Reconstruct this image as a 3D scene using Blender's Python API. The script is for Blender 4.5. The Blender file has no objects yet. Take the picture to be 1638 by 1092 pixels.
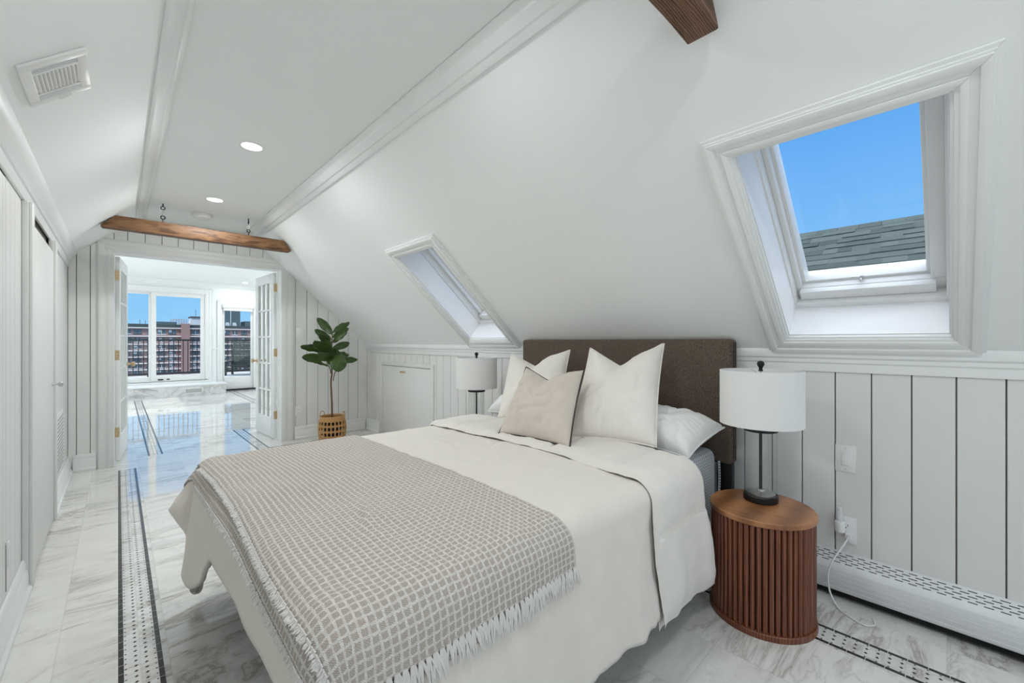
import bpy, bmesh, math, random
from mathutils import Vector, Matrix, noise
random.seed(7)
PI = math.pi
SC = bpy.context.scene
COL = SC.collection
def V(*a): return Vector(a)
def lerp(a, b, t): return a + (b - a) * t
def clamp(x, a, b): return max(a, min(b, x))
def sstep(a, b, x):
    t = clamp((x - a) / (b - a), 0, 1); return t * t * (3 - 2 * t)

# ---------------------------------------------------------------- mesh builder
class MB:
    def __init__(s):
        s.bm = bmesh.new(); s.uv = None
    def face(s, vs, mi=0):
        try:
            f = s.bm.faces.new(vs); f.material_index = mi; return f
        except ValueError: return None
    def box(s, a, b, mi=0, M=None):
        x0, y0, z0 = a; x1, y1, z1 = b
        P = [(x0,y0,z0),(x1,y0,z0),(x1,y1,z0),(x0,y1,z0),(x0,y0,z1),(x1,y0,z1),(x1,y1,z1),(x0,y1,z1)]
        v = [s.bm.verts.new(M @ Vector(p) if M else p) for p in P]
        for f in ((0,3,2,1),(4,5,6,7),(0,1,5,4),(1,2,6,5),(2,3,7,6),(3,0,4,7)): s.face([v[i] for i in f], mi)
        return s
    def hexa(s, P, mi=0):            # 8 points: bottom 4, top 4
        v = [s.bm.verts.new(p) for p in P]
        for f in ((0,3,2,1),(4,5,6,7),(0,1,5,4),(1,2,6,5),(2,3,7,6),(3,0,4,7)): s.face([v[i] for i in f], mi)
        return s
    def prism(s, poly, ext, mi=0):   # polygon of 3-D points pushed along ext
        if len(poly) < 3: return s
        e = Vector(ext)
        a = [s.bm.verts.new(Vector(p)) for p in poly]; b = [s.bm.verts.new(Vector(p) + e) for p in poly]
        s.face(a[::-1], mi); s.face(b, mi)
        n = len(a)
        for i in range(n): s.face([a[i], a[(i+1) % n], b[(i+1) % n], b[i]], mi)
        return s
    def grid(s, fn, nu, nv, mi=0, closeu=False, closev=False, uvf=None):
        U = nu if closeu else nu + 1; W = nv if closev else nv + 1
        vs = [[s.bm.verts.new(fn(i / nu, j / nv)) for j in range(W)] for i in range(U)]
        if uvf and s.uv is None: s.uv = s.bm.loops.layers.uv.new('UVMap')
        for i in range(nu):
            for j in range(nv):
                i2 = (i+1) % U; j2 = (j+1) % W
                f = s.face([vs[i][j], vs[i2][j], vs[i2][j2], vs[i][j2]], mi)
                if f and uvf:
                    for l, (a, b) in zip(f.loops, ((i,j),(i+1,j),(i+1,j+1),(i,j+1))): l[s.uv].uv = uvf(a/nu, b/nv)
        return vs
    def tube(s, pts, r, seg=8, closed=False, mi=0, caps=True):
        pts = [Vector(p) for p in pts]; n = len(pts)
        rr = r if isinstance(r, (list, tuple)) else [r] * n
        rings = []; prev = None
        for i in range(n):
            if closed: t = pts[(i+1) % n] - pts[i-1]
            else: t = pts[min(i+1, n-1)] - pts[max(i-1, 0)]
            if t.length < 1e-9: t = Vector((0,0,1))
            t.normalize()
            if prev is None:
                a = Vector((0,0,1)) if abs(t.z) < .9 else Vector((1,0,0))
                u = t.cross(a).normalized()
            else:
                u = prev - t * prev.dot(t)
                u = u.normalized() if u.length > 1e-6 else t.orthogonal().normalized()
            prev = u; w = t.cross(u)
            rings.append([s.bm.verts.new(pts[i] + (u * math.cos(2*PI*k/seg) + w * math.sin(2*PI*k/seg)) * rr[i]) for k in range(seg)])
        for i in range(n if closed else n - 1):
            A = rings[i]; B = rings[(i+1) % n]
            for k in range(seg): s.face([A[k], A[(k+1) % seg], B[(k+1) % seg], B[k]], mi)
        if caps and not closed:
            s.face(rings[0][::-1], mi); s.face(rings[-1], mi)
        return s
    def lathe(s, prof, c=(0,0,0), seg=32, mi=0, axis='z', cap=True):
        rings = []
        for r, z in prof:
            ring = []
            for k in range(seg):
                a = 2*PI*k/seg; p = (r*math.cos(a), r*math.sin(a), z)
                if axis == 'x': p = (z, r*math.cos(a), r*math.sin(a))
                if axis == 'y': p = (r*math.sin(a), z, r*math.cos(a))
                ring.append(s.bm.verts.new((p[0]+c[0], p[1]+c[1], p[2]+c[2])))
            rings.append(ring)
        for A, B in zip(rings, rings[1:]):
            for k in range(seg): s.face([A[k], A[(k+1) % seg], B[(k+1) % seg], B[k]], mi)
        if cap: s.face(rings[0][::-1], mi); s.face(rings[-1], mi)
        return s
    def ball(s, c, r, sc=(1,1,1), seg=14, mi=0):
        n = seg // 2
        prof = [(max(r * math.sin(PI*i/n), 1e-4), -r * math.cos(PI*i/n)) for i in range(n+1)]
        k0 = len(s.bm.verts); s.lathe(prof, (0,0,0), seg, mi); s.bm.verts.ensure_lookup_table()
        for v in s.bm.verts[k0:]: v.co = Vector((v.co.x*sc[0]+c[0], v.co.y*sc[1]+c[1], v.co.z*sc[2]+c[2]))
        return s
    def build(s, name, mats, parent=None, origin=None, bevel=0, seg=2, smooth=True, ang=35, solid=0):
        bm = s.bm
        if bevel:
            bm.normal_update()
            es = [e for e in bm.edges if len(e.link_faces) == 2 and e.calc_face_angle(0) > math.radians(30)]
            bmesh.ops.bevel(bm, geom=es, offset=bevel, offset_type='OFFSET', segments=seg, profile=.5, affect='EDGES', clamp_overlap=True)
        bmesh.ops.recalc_face_normals(bm, faces=bm.faces)
        bm.normal_update()
        if smooth:
            for f in bm.faces: f.smooth = True
            for e in bm.edges:
                if len(e.link_faces) == 2 and e.calc_face_angle(0) > math.radians(ang): e.smooth = False
        off = Vector((0,0,0))
        p = parent
        while p is not None: off += p.location; p = p.parent
        if origin is not None: off = Vector(origin)
        if off.length: bmesh.ops.translate(bm, verts=bm.verts, vec=-off)
        me = bpy.data.meshes.new(name); bm.to_mesh(me); bm.free()
        for m in (mats if isinstance(mats, (list, tuple)) else [mats]): me.materials.append(m)
        o = bpy.data.objects.new(name, me); COL.objects.link(o)
        if parent is not None: o.parent = parent
        elif origin is not None: o.location = Vector(origin)
        if solid:
            md = o.modifiers.new('Solidify', 'SOLIDIFY'); md.thickness = solid; md.offset = -1
        return o

def tag(o, label, cat, group=None, kind=None):
    o['label'] = label; o['category'] = cat
    if group: o['group'] = group
    if kind: o['kind'] = kind
    return o
def thing(name, loc, label, cat, group=None):
    o = bpy.data.objects.new(name, None); o.empty_display_size = .05; COL.objects.link(o); o.location = loc
    return tag(o, label, cat, group)
def struct(o): o['kind'] = 'structure'; return o
def copy_tree(o, parent=None):
    c = o.copy(); COL.objects.link(c); c.parent = parent
    for ch in list(o.children): copy_tree(ch, c)
    return c

# ---------------------------------------------------------------- materials
class NT:
    def __init__(s, name):
        s.m = bpy.data.materials.new(name); s.m.use_nodes = True
        s.t = s.m.node_tree; s.t.nodes.clear()
        s.out = s.t.nodes.new('ShaderNodeOutputMaterial')
    def n(s, typ, **kw):
        nd = s.t.nodes.new('ShaderNode' + typ)
        for k, v in kw.items():
            if k in nd.inputs: nd.inputs[k].default_value = v
            else: setattr(nd, k, v)
        return nd
    def l(s, a, b): s.t.links.new(a, b)
    def math(s, op, a, b=None, c=None):
        nd = s.t.nodes.new('ShaderNodeMath'); nd.operation = op
        for i, x in enumerate((a, b, c)):
            if x is None: continue
            if isinstance(x, (int, float)): nd.inputs[i].default_value = x
            else: s.l(x, nd.inputs[i])
        return nd.outputs[0]
    def ramp(s, fac, stops, interp='LINEAR'):
        nd = s.t.nodes.new('ShaderNodeValToRGB'); cr = nd.color_ramp; cr.interpolation = interp
        while len(cr.elements) < len(stops): cr.elements.new(.5)
        for e, (p, c) in zip(cr.elements, stops):
            e.position = p; e.color = (c[0], c[1], c[2], 1) if not isinstance(c, (int, float)) else (c, c, c, 1)
        s.l(fac, nd.inputs[0]); return nd.outputs[0]
    def mix(s, fac, a, b, blend='MIX'):
        nd = s.t.nodes.new('ShaderNodeMix'); nd.data_type = 'RGBA'; nd.blend_type = blend
        for sock, x in ((nd.inputs[0], fac), (nd.inputs[6], a), (nd.inputs[7], b)):
            if isinstance(x, (int, float)): sock.default_value = x
            elif isinstance(x, tuple): sock.default_value = (*x[:3], 1)
            else: s.l(x, sock)
        return nd.outputs[2]
    def noise(s, vec, scale, detail=4, rough=.55, dist=0):
        nd = s.n('TexNoise'); nd.inputs['Scale'].default_value = scale; nd.inputs['Detail'].default_value = detail
        nd.inputs['Roughness'].default_value = rough; nd.inputs['Distortion'].default_value = dist
        if vec is not None: s.l(vec, nd.inputs['Vector'])
        return nd.outputs['Fac']
    def coord(s, kind='Object', scale=(1,1,1), rot=(0,0,0)):
        tc = s.n('TexCoord'); mp = s.n('Mapping'); mp.inputs['Scale'].default_value = scale; mp.inputs['Rotation'].default_value = rot
        s.l(tc.outputs[kind], mp.inputs[0]); return mp.outputs[0]
    def bsdf(s, col, rough=.5, metal=0, bump=None, bstr=.2, bdist=.002, **kw):
        b = s.n('BsdfPrincipled')
        for sock, x in ((b.inputs['Base Color'], col), (b.inputs['Roughness'], rough)):
            if isinstance(x, (int, float)): sock.default_value = x
            elif isinstance(x, tuple): sock.default_value = (*x[:3], 1)
            else: s.l(x, sock)
        b.inputs['Metallic'].default_value = metal
        for k, v in kw.items(): b.inputs[k.replace('_', ' ')].default_value = v
        if bump is not None:
            bp = s.n('Bump'); bp.inputs['Strength'].default_value = bstr; bp.inputs['Distance'].default_value = bdist
            s.l(bump, bp.inputs['Height']); s.l(bp.outputs[0], b.inputs['Normal'])
        s.l(b.outputs[0], s.out.inputs[0]); return s.m
def plain(name, col, rough=.5, metal=0, nscale=0, nstr=.1, **kw):
    t = NT(name)
    if nscale: return t.bsdf(col, rough, metal, bump=t.noise(t.coord(), nscale), bstr=nstr, **kw)
    nz = t.noise(t.coord(), 6)
    c = t.mix(nz, tuple(x * .97 for x in col), tuple(min(1, x * 1.03) for x in col))
    return t.bsdf(c, rough, metal, **kw)

M = {}
M['wall'] = plain('white_wall_paint', (.885,.905,.90), .6, nscale=180, nstr=.03)
M['trim'] = plain('white_gloss_trim', (.85,.865,.86), .28)
M['panel'] = plain('greige_panel_paint', (.745,.745,.73), .42)
M['panelback'] = plain('panel_groove', (.19,.165,.14), .8)
M['white'] = plain('white_plastic', (.82,.82,.81), .35)
M['reveal'] = plain('white_reveal', (.86,.86,.87), .4)
M['heater'] = plain('white_enamel', (.74,.755,.76), .35)
M['black'] = plain('black_metal', (.012,.012,.013), .4, .3)
M['dark'] = plain('dark_void', (.006,.006,.006), .9)
M['brass'] = plain('brass', (.66,.50,.30), .3, 1)
M['steel'] = plain('brushed_steel', (.6,.6,.6), .3, 1)
M['slot'] = plain('slot_black', (.01,.01,.012), .8)
M['grey'] = plain('grey_vent', (.45,.44,.42), .6)
def glass(name, tint=(1,1,1), f=.06):
    t = NT(name); tr = t.n('BsdfTransparent'); tr.inputs[0].default_value = (*tint, 1)
    gl = t.n('BsdfGlossy'); gl.inputs['Roughness'].default_value = .02
    lw = t.n('LayerWeight'); fc = t.math('MULTIPLY_ADD', t.math('POWER', lw.outputs['Facing'], 5.), .45 if f < .1 else f, .02)
    mx = t.n('MixShader'); t.l(fc, mx.inputs[0])
    t.l(tr.outputs[0], mx.inputs[1]); t.l(gl.outputs[0], mx.inputs[2]); t.l(mx.outputs[0], t.out.inputs[0]); return t.m
M['glass'] = glass('window_glass', (.985,.995,.99))
M['lampglass'] = glass('lamp_glass', (.97,.98,.975), .2)
def emis(name, col, s):
    t = NT(name); e = t.n('Emission'); e.inputs[0].default_value = (*col, 1); e.inputs[1].default_value = s
    t.l(e.outputs[0], t.out.inputs[0]); return t.m
M['lamp'] = emis('led_diffuser', (1,.98,.95), 9)

def marble_tiles(name, tx, ty, ox, oy, base=(.80,.79,.765), joint=True, rot=-.5, seed=0.):
    t = NT(name); tc = t.n('TexCoord'); sp = t.n('SeparateXYZ'); t.l(tc.outputs['Object'], sp.inputs[0])
    ux = t.math('DIVIDE', t.math('SUBTRACT', sp.outputs[0], ox), tx); uy = t.math('DIVIDE', t.math('SUBTRACT', sp.outputs[1], oy), ty)
    ix = t.math('FLOOR', ux); iy = t.math('FLOOR', uy)
    cb = t.n('CombineXYZ'); t.l(ix, cb.inputs[0]); t.l(iy, cb.inputs[1]); cb.inputs[2].default_value = seed
    wn = t.n('TexWhiteNoise'); t.l(cb.outputs[0], wn.inputs['Vector'])
    sc = t.n('VectorMath', operation='SCALE'); t.l(wn.outputs['Color'], sc.inputs[0]); sc.inputs['Scale'].default_value = 7.
    ad = t.n('VectorMath', operation='ADD'); t.l(tc.outputs['Object'], ad.inputs[0]); t.l(sc.outputs[0], ad.inputs[1])
    mp = t.n('Mapping'); mp.inputs['Rotation'].default_value = (0,0,rot); mp.inputs['Scale'].default_value = (1,3.2,1); t.l(ad.outputs[0], mp.inputs[0])
    n1 = t.noise(mp.outputs[0], 1.1, 6, .62, 1.1); n2 = t.noise(mp.outputs[0], 2.6, 5, .6, .6); n3 = t.noise(ad.outputs[0], .9, 3); n4 = t.noise(mp.outputs[0], 5, 4, .6)
    v1 = t.math('ABSOLUTE', t.math('SUBTRACT', n1, .5)); v2 = t.math('ABSOLUTE', t.math('SUBTRACT', n2, .52))
    a1 = t.ramp(v1, [(0, .75), (.016, .3), (.06, 0)]); a2 = t.ramp(v2, [(0, .42), (.012, .12), (.045, 0)])
    a1 = t.math('MULTIPLY', a1, t.ramp(n3, [(.38, .1), (.58, 1)])); a2 = t.math('MULTIPLY', a2, t.ramp(n3, [(.35, .15), (.6, 1)]))
    c = t.mix(t.ramp(n4, [(.42, 0), (.8, .45)]), base, (base[0]*.85, base[1]*.86, base[2]*.87))
    c = t.mix(a2, c, (.36,.36,.36)); c = t.mix(a1, c, t.mix(n3, (.22,.21,.20), (.36,.31,.26)))
    tone = t.math('MULTIPLY_ADD', wn.outputs['Value'], .10, .93)
    tn = t.n('CombineColor'); [t.l(tone, tn.inputs[i]) for i in range(3)]
    c = t.mix(1., c, tn.outputs[0], 'MULTIPLY')
    if joint:
        fx = t.math('FRACT', ux); fy = t.math('FRACT', uy)
        jx = t.math('MINIMUM', fx, t.math('SUBTRACT', 1., fx)); jy = t.math('MINIMUM', fy, t.math('SUBTRACT', 1., fy))
        j = t.math('MINIMUM', t.math('MULTIPLY', jx, tx), t.math('MULTIPLY', jy, ty))
        c = t.mix(t.ramp(j, [(.0007, .38), (.0014, 0)]), c, (.50,.48,.45))
    return t.bsdf(c, .05, Coat_Weight=.15, Coat_Roughness=.03, IOR=1.5)
M['marble'] = marble_tiles('marble_floor', .31, .62, .14, .017)
M['marble2'] = marble_tiles('marble_ledge', .6, .6, 0, 0, base=(.80,.80,.79), joint=False, rot=0., seed=3.)
M['mosaic'] = marble_tiles('mosaic_white', .06, .06, 0, 0, base=(.74,.735,.72), seed=5.)
M['blacktile'] = plain('black_marble_tile', (.010,.010,.010), .18)

def wood(name, cols, scale=(1,12,12), rough=.45, ring=5, dist=4, coat=0):
    t = NT(name); co = t.coord('Object', scale)
    n = t.noise(co, 2.2, 8, .6, .6); w = t.n('TexWave', bands_direction='Y'); w.inputs['Scale'].default_value = ring; w.inputs['Distortion'].default_value = dist
    w.inputs['Detail'].default_value = 4; t.l(co, w.inputs['Vector'])
    f = t.math('ADD', t.math('MULTIPLY', n, .6), t.math('MULTIPLY', w.outputs['Fac'], .4))
    c = t.ramp(f, [(.25, cols[0]), (.5, cols[1]), (.75, cols[2])])
    return t.bsdf(c, rough, bump=n, bstr=.25, bdist=.002, Coat_Weight=coat)
M['beam'] = wood('oak_beam', [(.022,.008,.003), (.11,.044,.015), (.23,.115,.048)], (2.2,14,14), .55, 2.2, 7)
M['beamold'] = wood('weathered_beam', [(.035,.016,.008), (.15,.075,.042), (.24,.13,.08)], (2.2,16,16), .7, 3, 8)
M['walnut'] = wood('walnut_top', [(.18,.068,.024), (.31,.125,.046), (.43,.195,.08)], (26,2.0,6), .38, 1.2, 1.5, .2)
M['slats'] = wood('walnut_slats', [(.105,.030,.014), (.175,.053,.025), (.235,.080,.037)], (16,16,2), .4, 2, 5, .1)

def cloth(name, col, scale=260, bstr=.15, var=.06, rough=.85, sheen=.2, wr=0.35):
    t = NT(name); co = t.coord('Object')
    n = t.noise(co, 9, 4); f = t.noise(co, scale, 2)
    wv = t.noise(co, 14, 5, .6, 1.2)
    c = t.mix(n, tuple(x*(1-var) for x in col), tuple(min(1, x*(1+var*.5)) for x in col))
    h = t.math('ADD', t.math('MULTIPLY', f, .25), t.math('MULTIPLY', wv, wr*3))
    return t.bsdf(c, rough, bump=h, bstr=bstr, bdist=.004, Sheen_Weight=sheen)
M['duvet'] = cloth('cream_duvet_cotton', (.735,.69,.63), 300, .22)
M['quilt'] = cloth('cream_quilted_lining', (.755,.72,.67), 300, .3)
M['sheet'] = cloth('white_pillowcase', (.85,.85,.84), 300, .25)
M['euro'] = cloth('ivory_linen', (.84,.80,.745), 420, .25)
M['cushion'] = cloth('oatmeal_linen', (.64,.565,.50), 420, .35, .10)
M['piping'] = cloth('charcoal_piping', (.035,.028,.024), 600, .2)
M['shade'] = cloth('white_linen_shade', (.80,.80,.79), 700, .1, .02, wr=0)
M['fringe'] = cloth('pale_wool_fringe', (.70,.675,.65), 500, .3)
def tweed():
    t = NT('brown_tweed'); co = t.coord('Object')
    f = t.noise(co, 260, 2, .8); g = t.noise(co, 110, 3, .8)
    w = t.n('TexWave', bands_direction='Z'); w.inputs['Scale'].default_value = 150; w.inputs['Distortion'].default_value = 4; t.l(co, w.inputs['Vector'])
    w2 = t.n('TexWave', bands_direction='Y'); w2.inputs['Scale'].default_value = 150; w2.inputs['Distortion'].default_value = 4; t.l(co, w2.inputs['Vector'])
    x = t.math('ADD', t.math('MULTIPLY', f, .55), t.math('MULTIPLY', t.math('MULTIPLY', w.outputs['Fac'], w2.outputs['Fac']), .35))
    x = t.math('ADD', x, t.math('MULTIPLY', g, .2))
    c = t.ramp(x, [(.34, (.018,.013,.011)), (.47, (.09,.057,.042)), (.58, (.24,.17,.125)), (.72, (.46,.37,.30))])
    return t.bsdf(c, .95, bump=x, bstr=.5, bdist=.003)
M['tweed'] = tweed()
def herring():
    t = NT('grey_herringbone'); co = t.coord('Object', (1,1,1)); sp = t.n('SeparateXYZ'); t.l(co, sp.inputs[0])
    a = t.math('PINGPONG', t.math('ADD', sp.outputs[0], sp.outputs[1]), .022)
    w = t.math('SINE', t.math('MULTIPLY', t.math('ADD', sp.outputs[2], a), 430.))
    c = t.ramp(t.math('MULTIPLY_ADD', w, .5, .5), [(.25, (.17,.185,.21)), (.65, (.62,.64,.66))])
    return t.bsdf(c, .85)
M['mattress'] = herring()
PIT = .0178
def weave():
    t = NT('basket_weave_wool'); tc = t.n('TexCoord'); sp = t.n('SeparateXYZ'); t.l(tc.outputs['UV'], sp.inputs[0])
    nz = t.noise(tc.outputs['UV'], 38, 3); 
    u = t.math('ADD', t.math('DIVIDE', sp.outputs[0], PIT), t.math('MULTIPLY', nz, .45)); v = t.math('ADD', t.math('DIVIDE', sp.outputs[1], PIT), t.math('MULTIPLY', nz, .45))
    v = t.math('ADD', v, t.math('MULTIPLY', t.math('PINGPONG', u, .5), .22))
    fu = t.math('FRACT', u); fv = t.math('FRACT', v)
    wu = t.math('LESS_THAN', fu, .30); wv = t.math('LESS_THAN', fv, .28)
    su = t.math('SINE', t.math('MULTIPLY', u, 2*PI*4)); sv = t.math('SINE', t.math('MULTIPLY', v, 2*PI*4))
    yarn = t.math('MULTIPLY_ADD', t.math('MULTIPLY', su, sv), .5, .5)
    big = t.noise(tc.outputs['UV'], 7, 3, .6)
    body = t.mix(big, (.34,.305,.285), (.46,.355,.28))
    body = t.mix(t.math('MULTIPLY', yarn, .8), body, (.66,.61,.56))
    par = t.math('MULTIPLY', t.math('FRACT', t.math('MULTIPLY', t.math('ADD', t.math('FLOOR', u), t.math('FLOOR', v)), .5)), 2.)
    wh = t.math('MAXIMUM', t.math('MULTIPLY', wu, t.math('MULTIPLY_ADD', par, .25, .72)), t.math('MULTIPLY', wv, t.math('MULTIPLY_ADD', par, -.25, .95)))
    c = t.mix(wh, body, (.82,.79,.75))
    fine = t.noise(tc.outputs['UV'], 420, 2)
    c = t.mix(t.ramp(fine, [(.35, .45), (.6, 0)]), c, (.34,.30,.27))
    h = t.math('ADD', t.math('MULTIPLY', wh, .6), t.math('MULTIPLY', yarn, .5))
    h = t.math('ADD', h, t.math('MULTIPLY', fine, .5))
    return t.bsdf(c, .95, bump=h, bstr=.7, bdist=.004)
M['weave'] = weave()
def leafm():
    t = NT('fig_leaf'); tc = t.n('TexCoord'); sp = t.n('SeparateXYZ'); t.l(tc.outputs['UV'], sp.inputs[0])
    d = t.math('ABSOLUTE', t.math('SUBTRACT', sp.outputs[1], .5))
    vein = t.math('SINE', t.math('MULTIPLY', t.math('SUBTRACT', sp.outputs[0], t.math('MULTIPLY', d, .7)), 46.))
    mid = t.ramp(d, [(.0, 1), (.035, 0)])
    vv = t.math('MAXIMUM', mid, t.ramp(vein, [(.9, 0), (1., .7)]))
    n = t.noise(t.coord(), 12)
    c = t.mix(n, (.012,.036,.010), (.060,.115,.016))
    c = t.mix(t.math('MULTIPLY', vv, .55), c, (.13,.19,.04))
    return t.bsdf(c, .38, bump=vv, bstr=.3, bdist=.002)
M['leaf'] = leafm()
M['stem'] = plain('fig_bark', (.13,.075,.035), .8, nscale=120, nstr=.5)
M['soil'] = plain('dark_soil', (.03,.02,.014), .95, nscale=80, nstr=.6)
M['wicker'] = plain('rattan', (.52,.29,.11), .5, nscale=200, nstr=.4)

# ---------------------------------------------------------------- room dimensions
XL, XR, YF, YB = -.33, 2.45, 5.45, -2.1
CZ = 2.385
LZ = 1.94                                  # left wall top
CXL, CXR = .177, 1.048                     # flat ceiling edges
def roof(x):
    if x < CXL: return LZ + (CZ - LZ) * (x - XL) / (CXL - XL)
    if x < CXR: return CZ
    return CZ - .902 * (x - CXR)
S2 = Vector((.7426, 0, -.6698)); N2 = Vector((.6698, 0, .7426)); O2 = Vector((CXR, 0, CZ))
def SL(y, s, n=0.): return O2 + S2 * s + N2 * n + Vector((0, y, 0))
SMAX = (XR - CXR) / .7426
def slbox(mb, y0, s0, n0, y1, s1, n1, mi=0):
    mb.hexa([SL(y0,s0,n0), SL(y1,s0,n0), SL(y1,s1,n0), SL(y0,s1,n0), SL(y0,s0,n1), SL(y1,s0,n1), SL(y1,s1,n1), SL(y0,s1,n1)], mi)

# floor slabs
mb = MB(); mb.box((-1.6,YB-.1,-.12), (4.0,12.05,0)); struct(mb.build('floor', M['marble']))

# mosaic borders
def border(name, x0, y0, x1, y1, z=.0006, bw=.015, tile=.052, bt=.0545, gap=.0022, rows=None):
    """marble strip between (x0,y0)-(x1,y1) framed by two lines of black tiles, with dots between"""
    mb = MB(); alongy = (y1 - y0) > (x1 - x0)
    mb.box((x0,y0,0), (x1,y1,z), 0)
    L = (y1 - y0) if alongy else (x1 - x0); W = (x1 - x0) if alongy else (y1 - y0)
    def put(a0, b0, a1, b1, mi, zz):
        if alongy: mb.box((x0+b0, y0+a0, z*.5), (x0+b1, y0+a1, zz), mi)
        else: mb.box((x0+a0, y0+b0, z*.5), (x0+a1, y0+b1, zz), mi)
    n = int(L / bt)
    for i in range(n):
        for b in (0, W - bw): put(i*bt+gap/2, b, (i+1)*bt-gap/2, b+bw, 1, z+.0003)
    m = int(L / .033); d = .0062
    for i in range(m):
        for k, b in enumerate((bw+.005, W*.39, W*.63, W-bw-.005)):
            r = d if 0 < k < 3 else d*.62
            a = (i+.5)*.033; c = (x0+b, y0+a) if alongy else (x0+a, y0+b)
            if i*.033 > L - .02: continue
            P = [(c[0]-r, c[1], z*.5), (c[0], c[1]-r*1.0, z*.5), (c[0]+r, c[1], z*.5), (c[0], c[1]+r*1.0, z*.5)]
            mb.prism(P, (0,0,z*.5+.0003), 1)
    return struct(mb.build(name, [M['mosaic'], M['blacktile']], smooth=False))
border('trim_1', 0.0, -1.9, .122, 5.24)
border('trim_2', 2.012, -1.9, 2.132, 5.235)
border('trim_3', 1.225, 5.115, 2.012, 5.235)
border('trim_4', 1.105, 5.115, 1.225, 6.62)
border('trim_5', 1.225, 6.50, 3.6, 6.62)
border('trim_6', .225, 5.70, .345, 11.2)
border('trim_7', 1.90, 6.62, 2.02, 11.8)

# ceiling: flat part and two slopes
def holes_slab(mb, y0, y1, s0, s1, holes, fn):
    ys = sorted({y0, y1, *[h[0] for h in holes], *[h[1] for h in holes]}); ss = sorted({s0, s1, *[h[2] for h in holes], *[h[3] for h in holes]})
    for a, b in zip(ys, ys[1:]):
        for c, d in zip(ss, ss[1:]):
            if any(h[0] <= a and b <= h[1] and h[2] <= c and d <= h[3] for h in holes): continue
            fn(a, c, b, d)
mb = MB(); mb.box((CXL-.06,YB,CZ), (CXR+.06,YF+.17,CZ+.1)); struct(mb.build('ceiling', M['wall']))
mb = MB()
mb.prism([(XL-.05,YB,roof(XL)-.05*.88),(CXL,YB,CZ),(CXL,YB,CZ+.15),(XL-.05,YB,LZ+.15)], (0,YF+.17-YB,0)); struct(mb.build('ceiling_left', M['wall']))
SKY = [(.007, .545, .788, 1.7535), (2.535, 3.05, .788, 1.7535)]
RT = .18
mb = MB(); holes_slab(mb, YB, YF+.17, -.02, SMAX+.12, SKY, lambda a,c,b,d: slbox(mb,a,c,0,b,d,RT)); struct(mb.build('ceiling_right', M['wall'], smooth=False))

# trims along the ceiling edges (moulded strips)
def strip(name, prof, y0, y1, mat, parent=None):
    mb = MB(); mb.prism([(p[0], y0, p[1]) for p in prof], (0, y1-y0, 0)); o = mb.build(name, mat, parent, bevel=.003)
    return struct(o) if parent is None else o
def rp(s, n): p = O2 + S2*s + N2*n; return (p.x, p.z)
strip('trim_8', [(1.018,CZ), rp(.10,0), rp(.10,-.012), rp(.068,-.015), rp(.060,-.021), rp(.02,-.025), (1.045,CZ-.024), (1.028,CZ-.016), (1.018,CZ-.014)], YB, YF, M['trim'])
sl = Vector((.507,0,.445)).normalized(); sn = Vector((.66,0,-.75))
def lp(a, d): p = Vector((CXL,0,CZ)) - sl*a + Vector((sl.z,0,-sl.x))*d; return (p.x, p.z)
strip('trim_9', [(.198,CZ), (.198,CZ-.012), (.188,CZ-.016), (.182,CZ-.024), (.160,CZ-.030), lp(.030,.026), lp(.040,.019), lp(.074,.015), lp(.082,.009), lp(.082,0), (CXL,CZ)], YB, YF, M['trim'])

# left wall, panelled
def boards_y(mb, x0, x1, ya, yb, za, zb, off, pitch, gap=.005, depth=.008):
    """vertical boards facing +x or -x between ya..yb"""
    edges = [ya]; k = math.ceil((ya - off) / pitch + 1e-6)
    while off + k*pitch < yb - .004: edges.append(off + k*pitch); k += 1
    edges.append(yb)
    for a, b in zip(edges, edges[1:]):
        if b - a < .008: continue
        mb.box((x0, a + (gap/2 if a > ya else 0), za), (x1, b - (gap/2 if b < yb else 0), zb), 0)
mb = MB(); mb.box((XL-.10,YB,0), (XL-.010,3.02,LZ+.02), 1); mb.box((XL-.10,4.04,0), (XL-.010,YF+.17,LZ+.02), 1); mb.box((XL-.10,3.02,1.80), (XL-.010,4.04,LZ+.02), 1)
mb.box((XL-.12,2.9,0), (XL-.10,4.2,LZ), 1)
boards_y(mb, XL-.011, XL, YB, 1.55, 0, LZ, .05, .128)
boards_y(mb, XL-.011, XL, 2.63, 3.0, 0, LZ, 2.63, .1)
boards_y(mb, XL-.011, XL, 4.16, YF, 0, LZ, 4.16, 1.4)
struct(mb.build('wall_left', [M['panel'], M['panelback']], bevel=.0012, seg=1))
# jib door in the panelling with its hinge
mb = MB(); boards_y(mb, XL-.011, XL, 1.556, 2.624, .13, 1.84, 1.67, .128)
mb.box((XL-.010,1.556,.13), (XL-.006,2.624,1.84), 0)
jd = struct(mb.build('door_4', M['panel'], bevel=.0012, seg=1))
mb = MB(); mb.box((XL,2.635,.28), (XL+.004,2.68,.36)); mb.tube([(XL+.004,2.629,.27),(XL+.004,2.629,.37)], .006, 10)
mb.build('hinge', M['white'], jd, bevel=.001)
mb = MB(); mb.box((XL-.006,2.6235,.17),(XL+.001,2.6305,.36)); mb.build('hinge_gap', M['slot'], jd, smooth=False)
# frieze + small crown at the top of the left wall
strip('trim_10', [(XL,1.845), (XL+.012,1.845), (XL+.014,1.895), (XL+.022,1.90), (XL+.030,1.918), (XL+.046,1.935), (XL+.062,roof(XL+.062)), (XL,LZ)], YB, YF, M['trim'])
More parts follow.
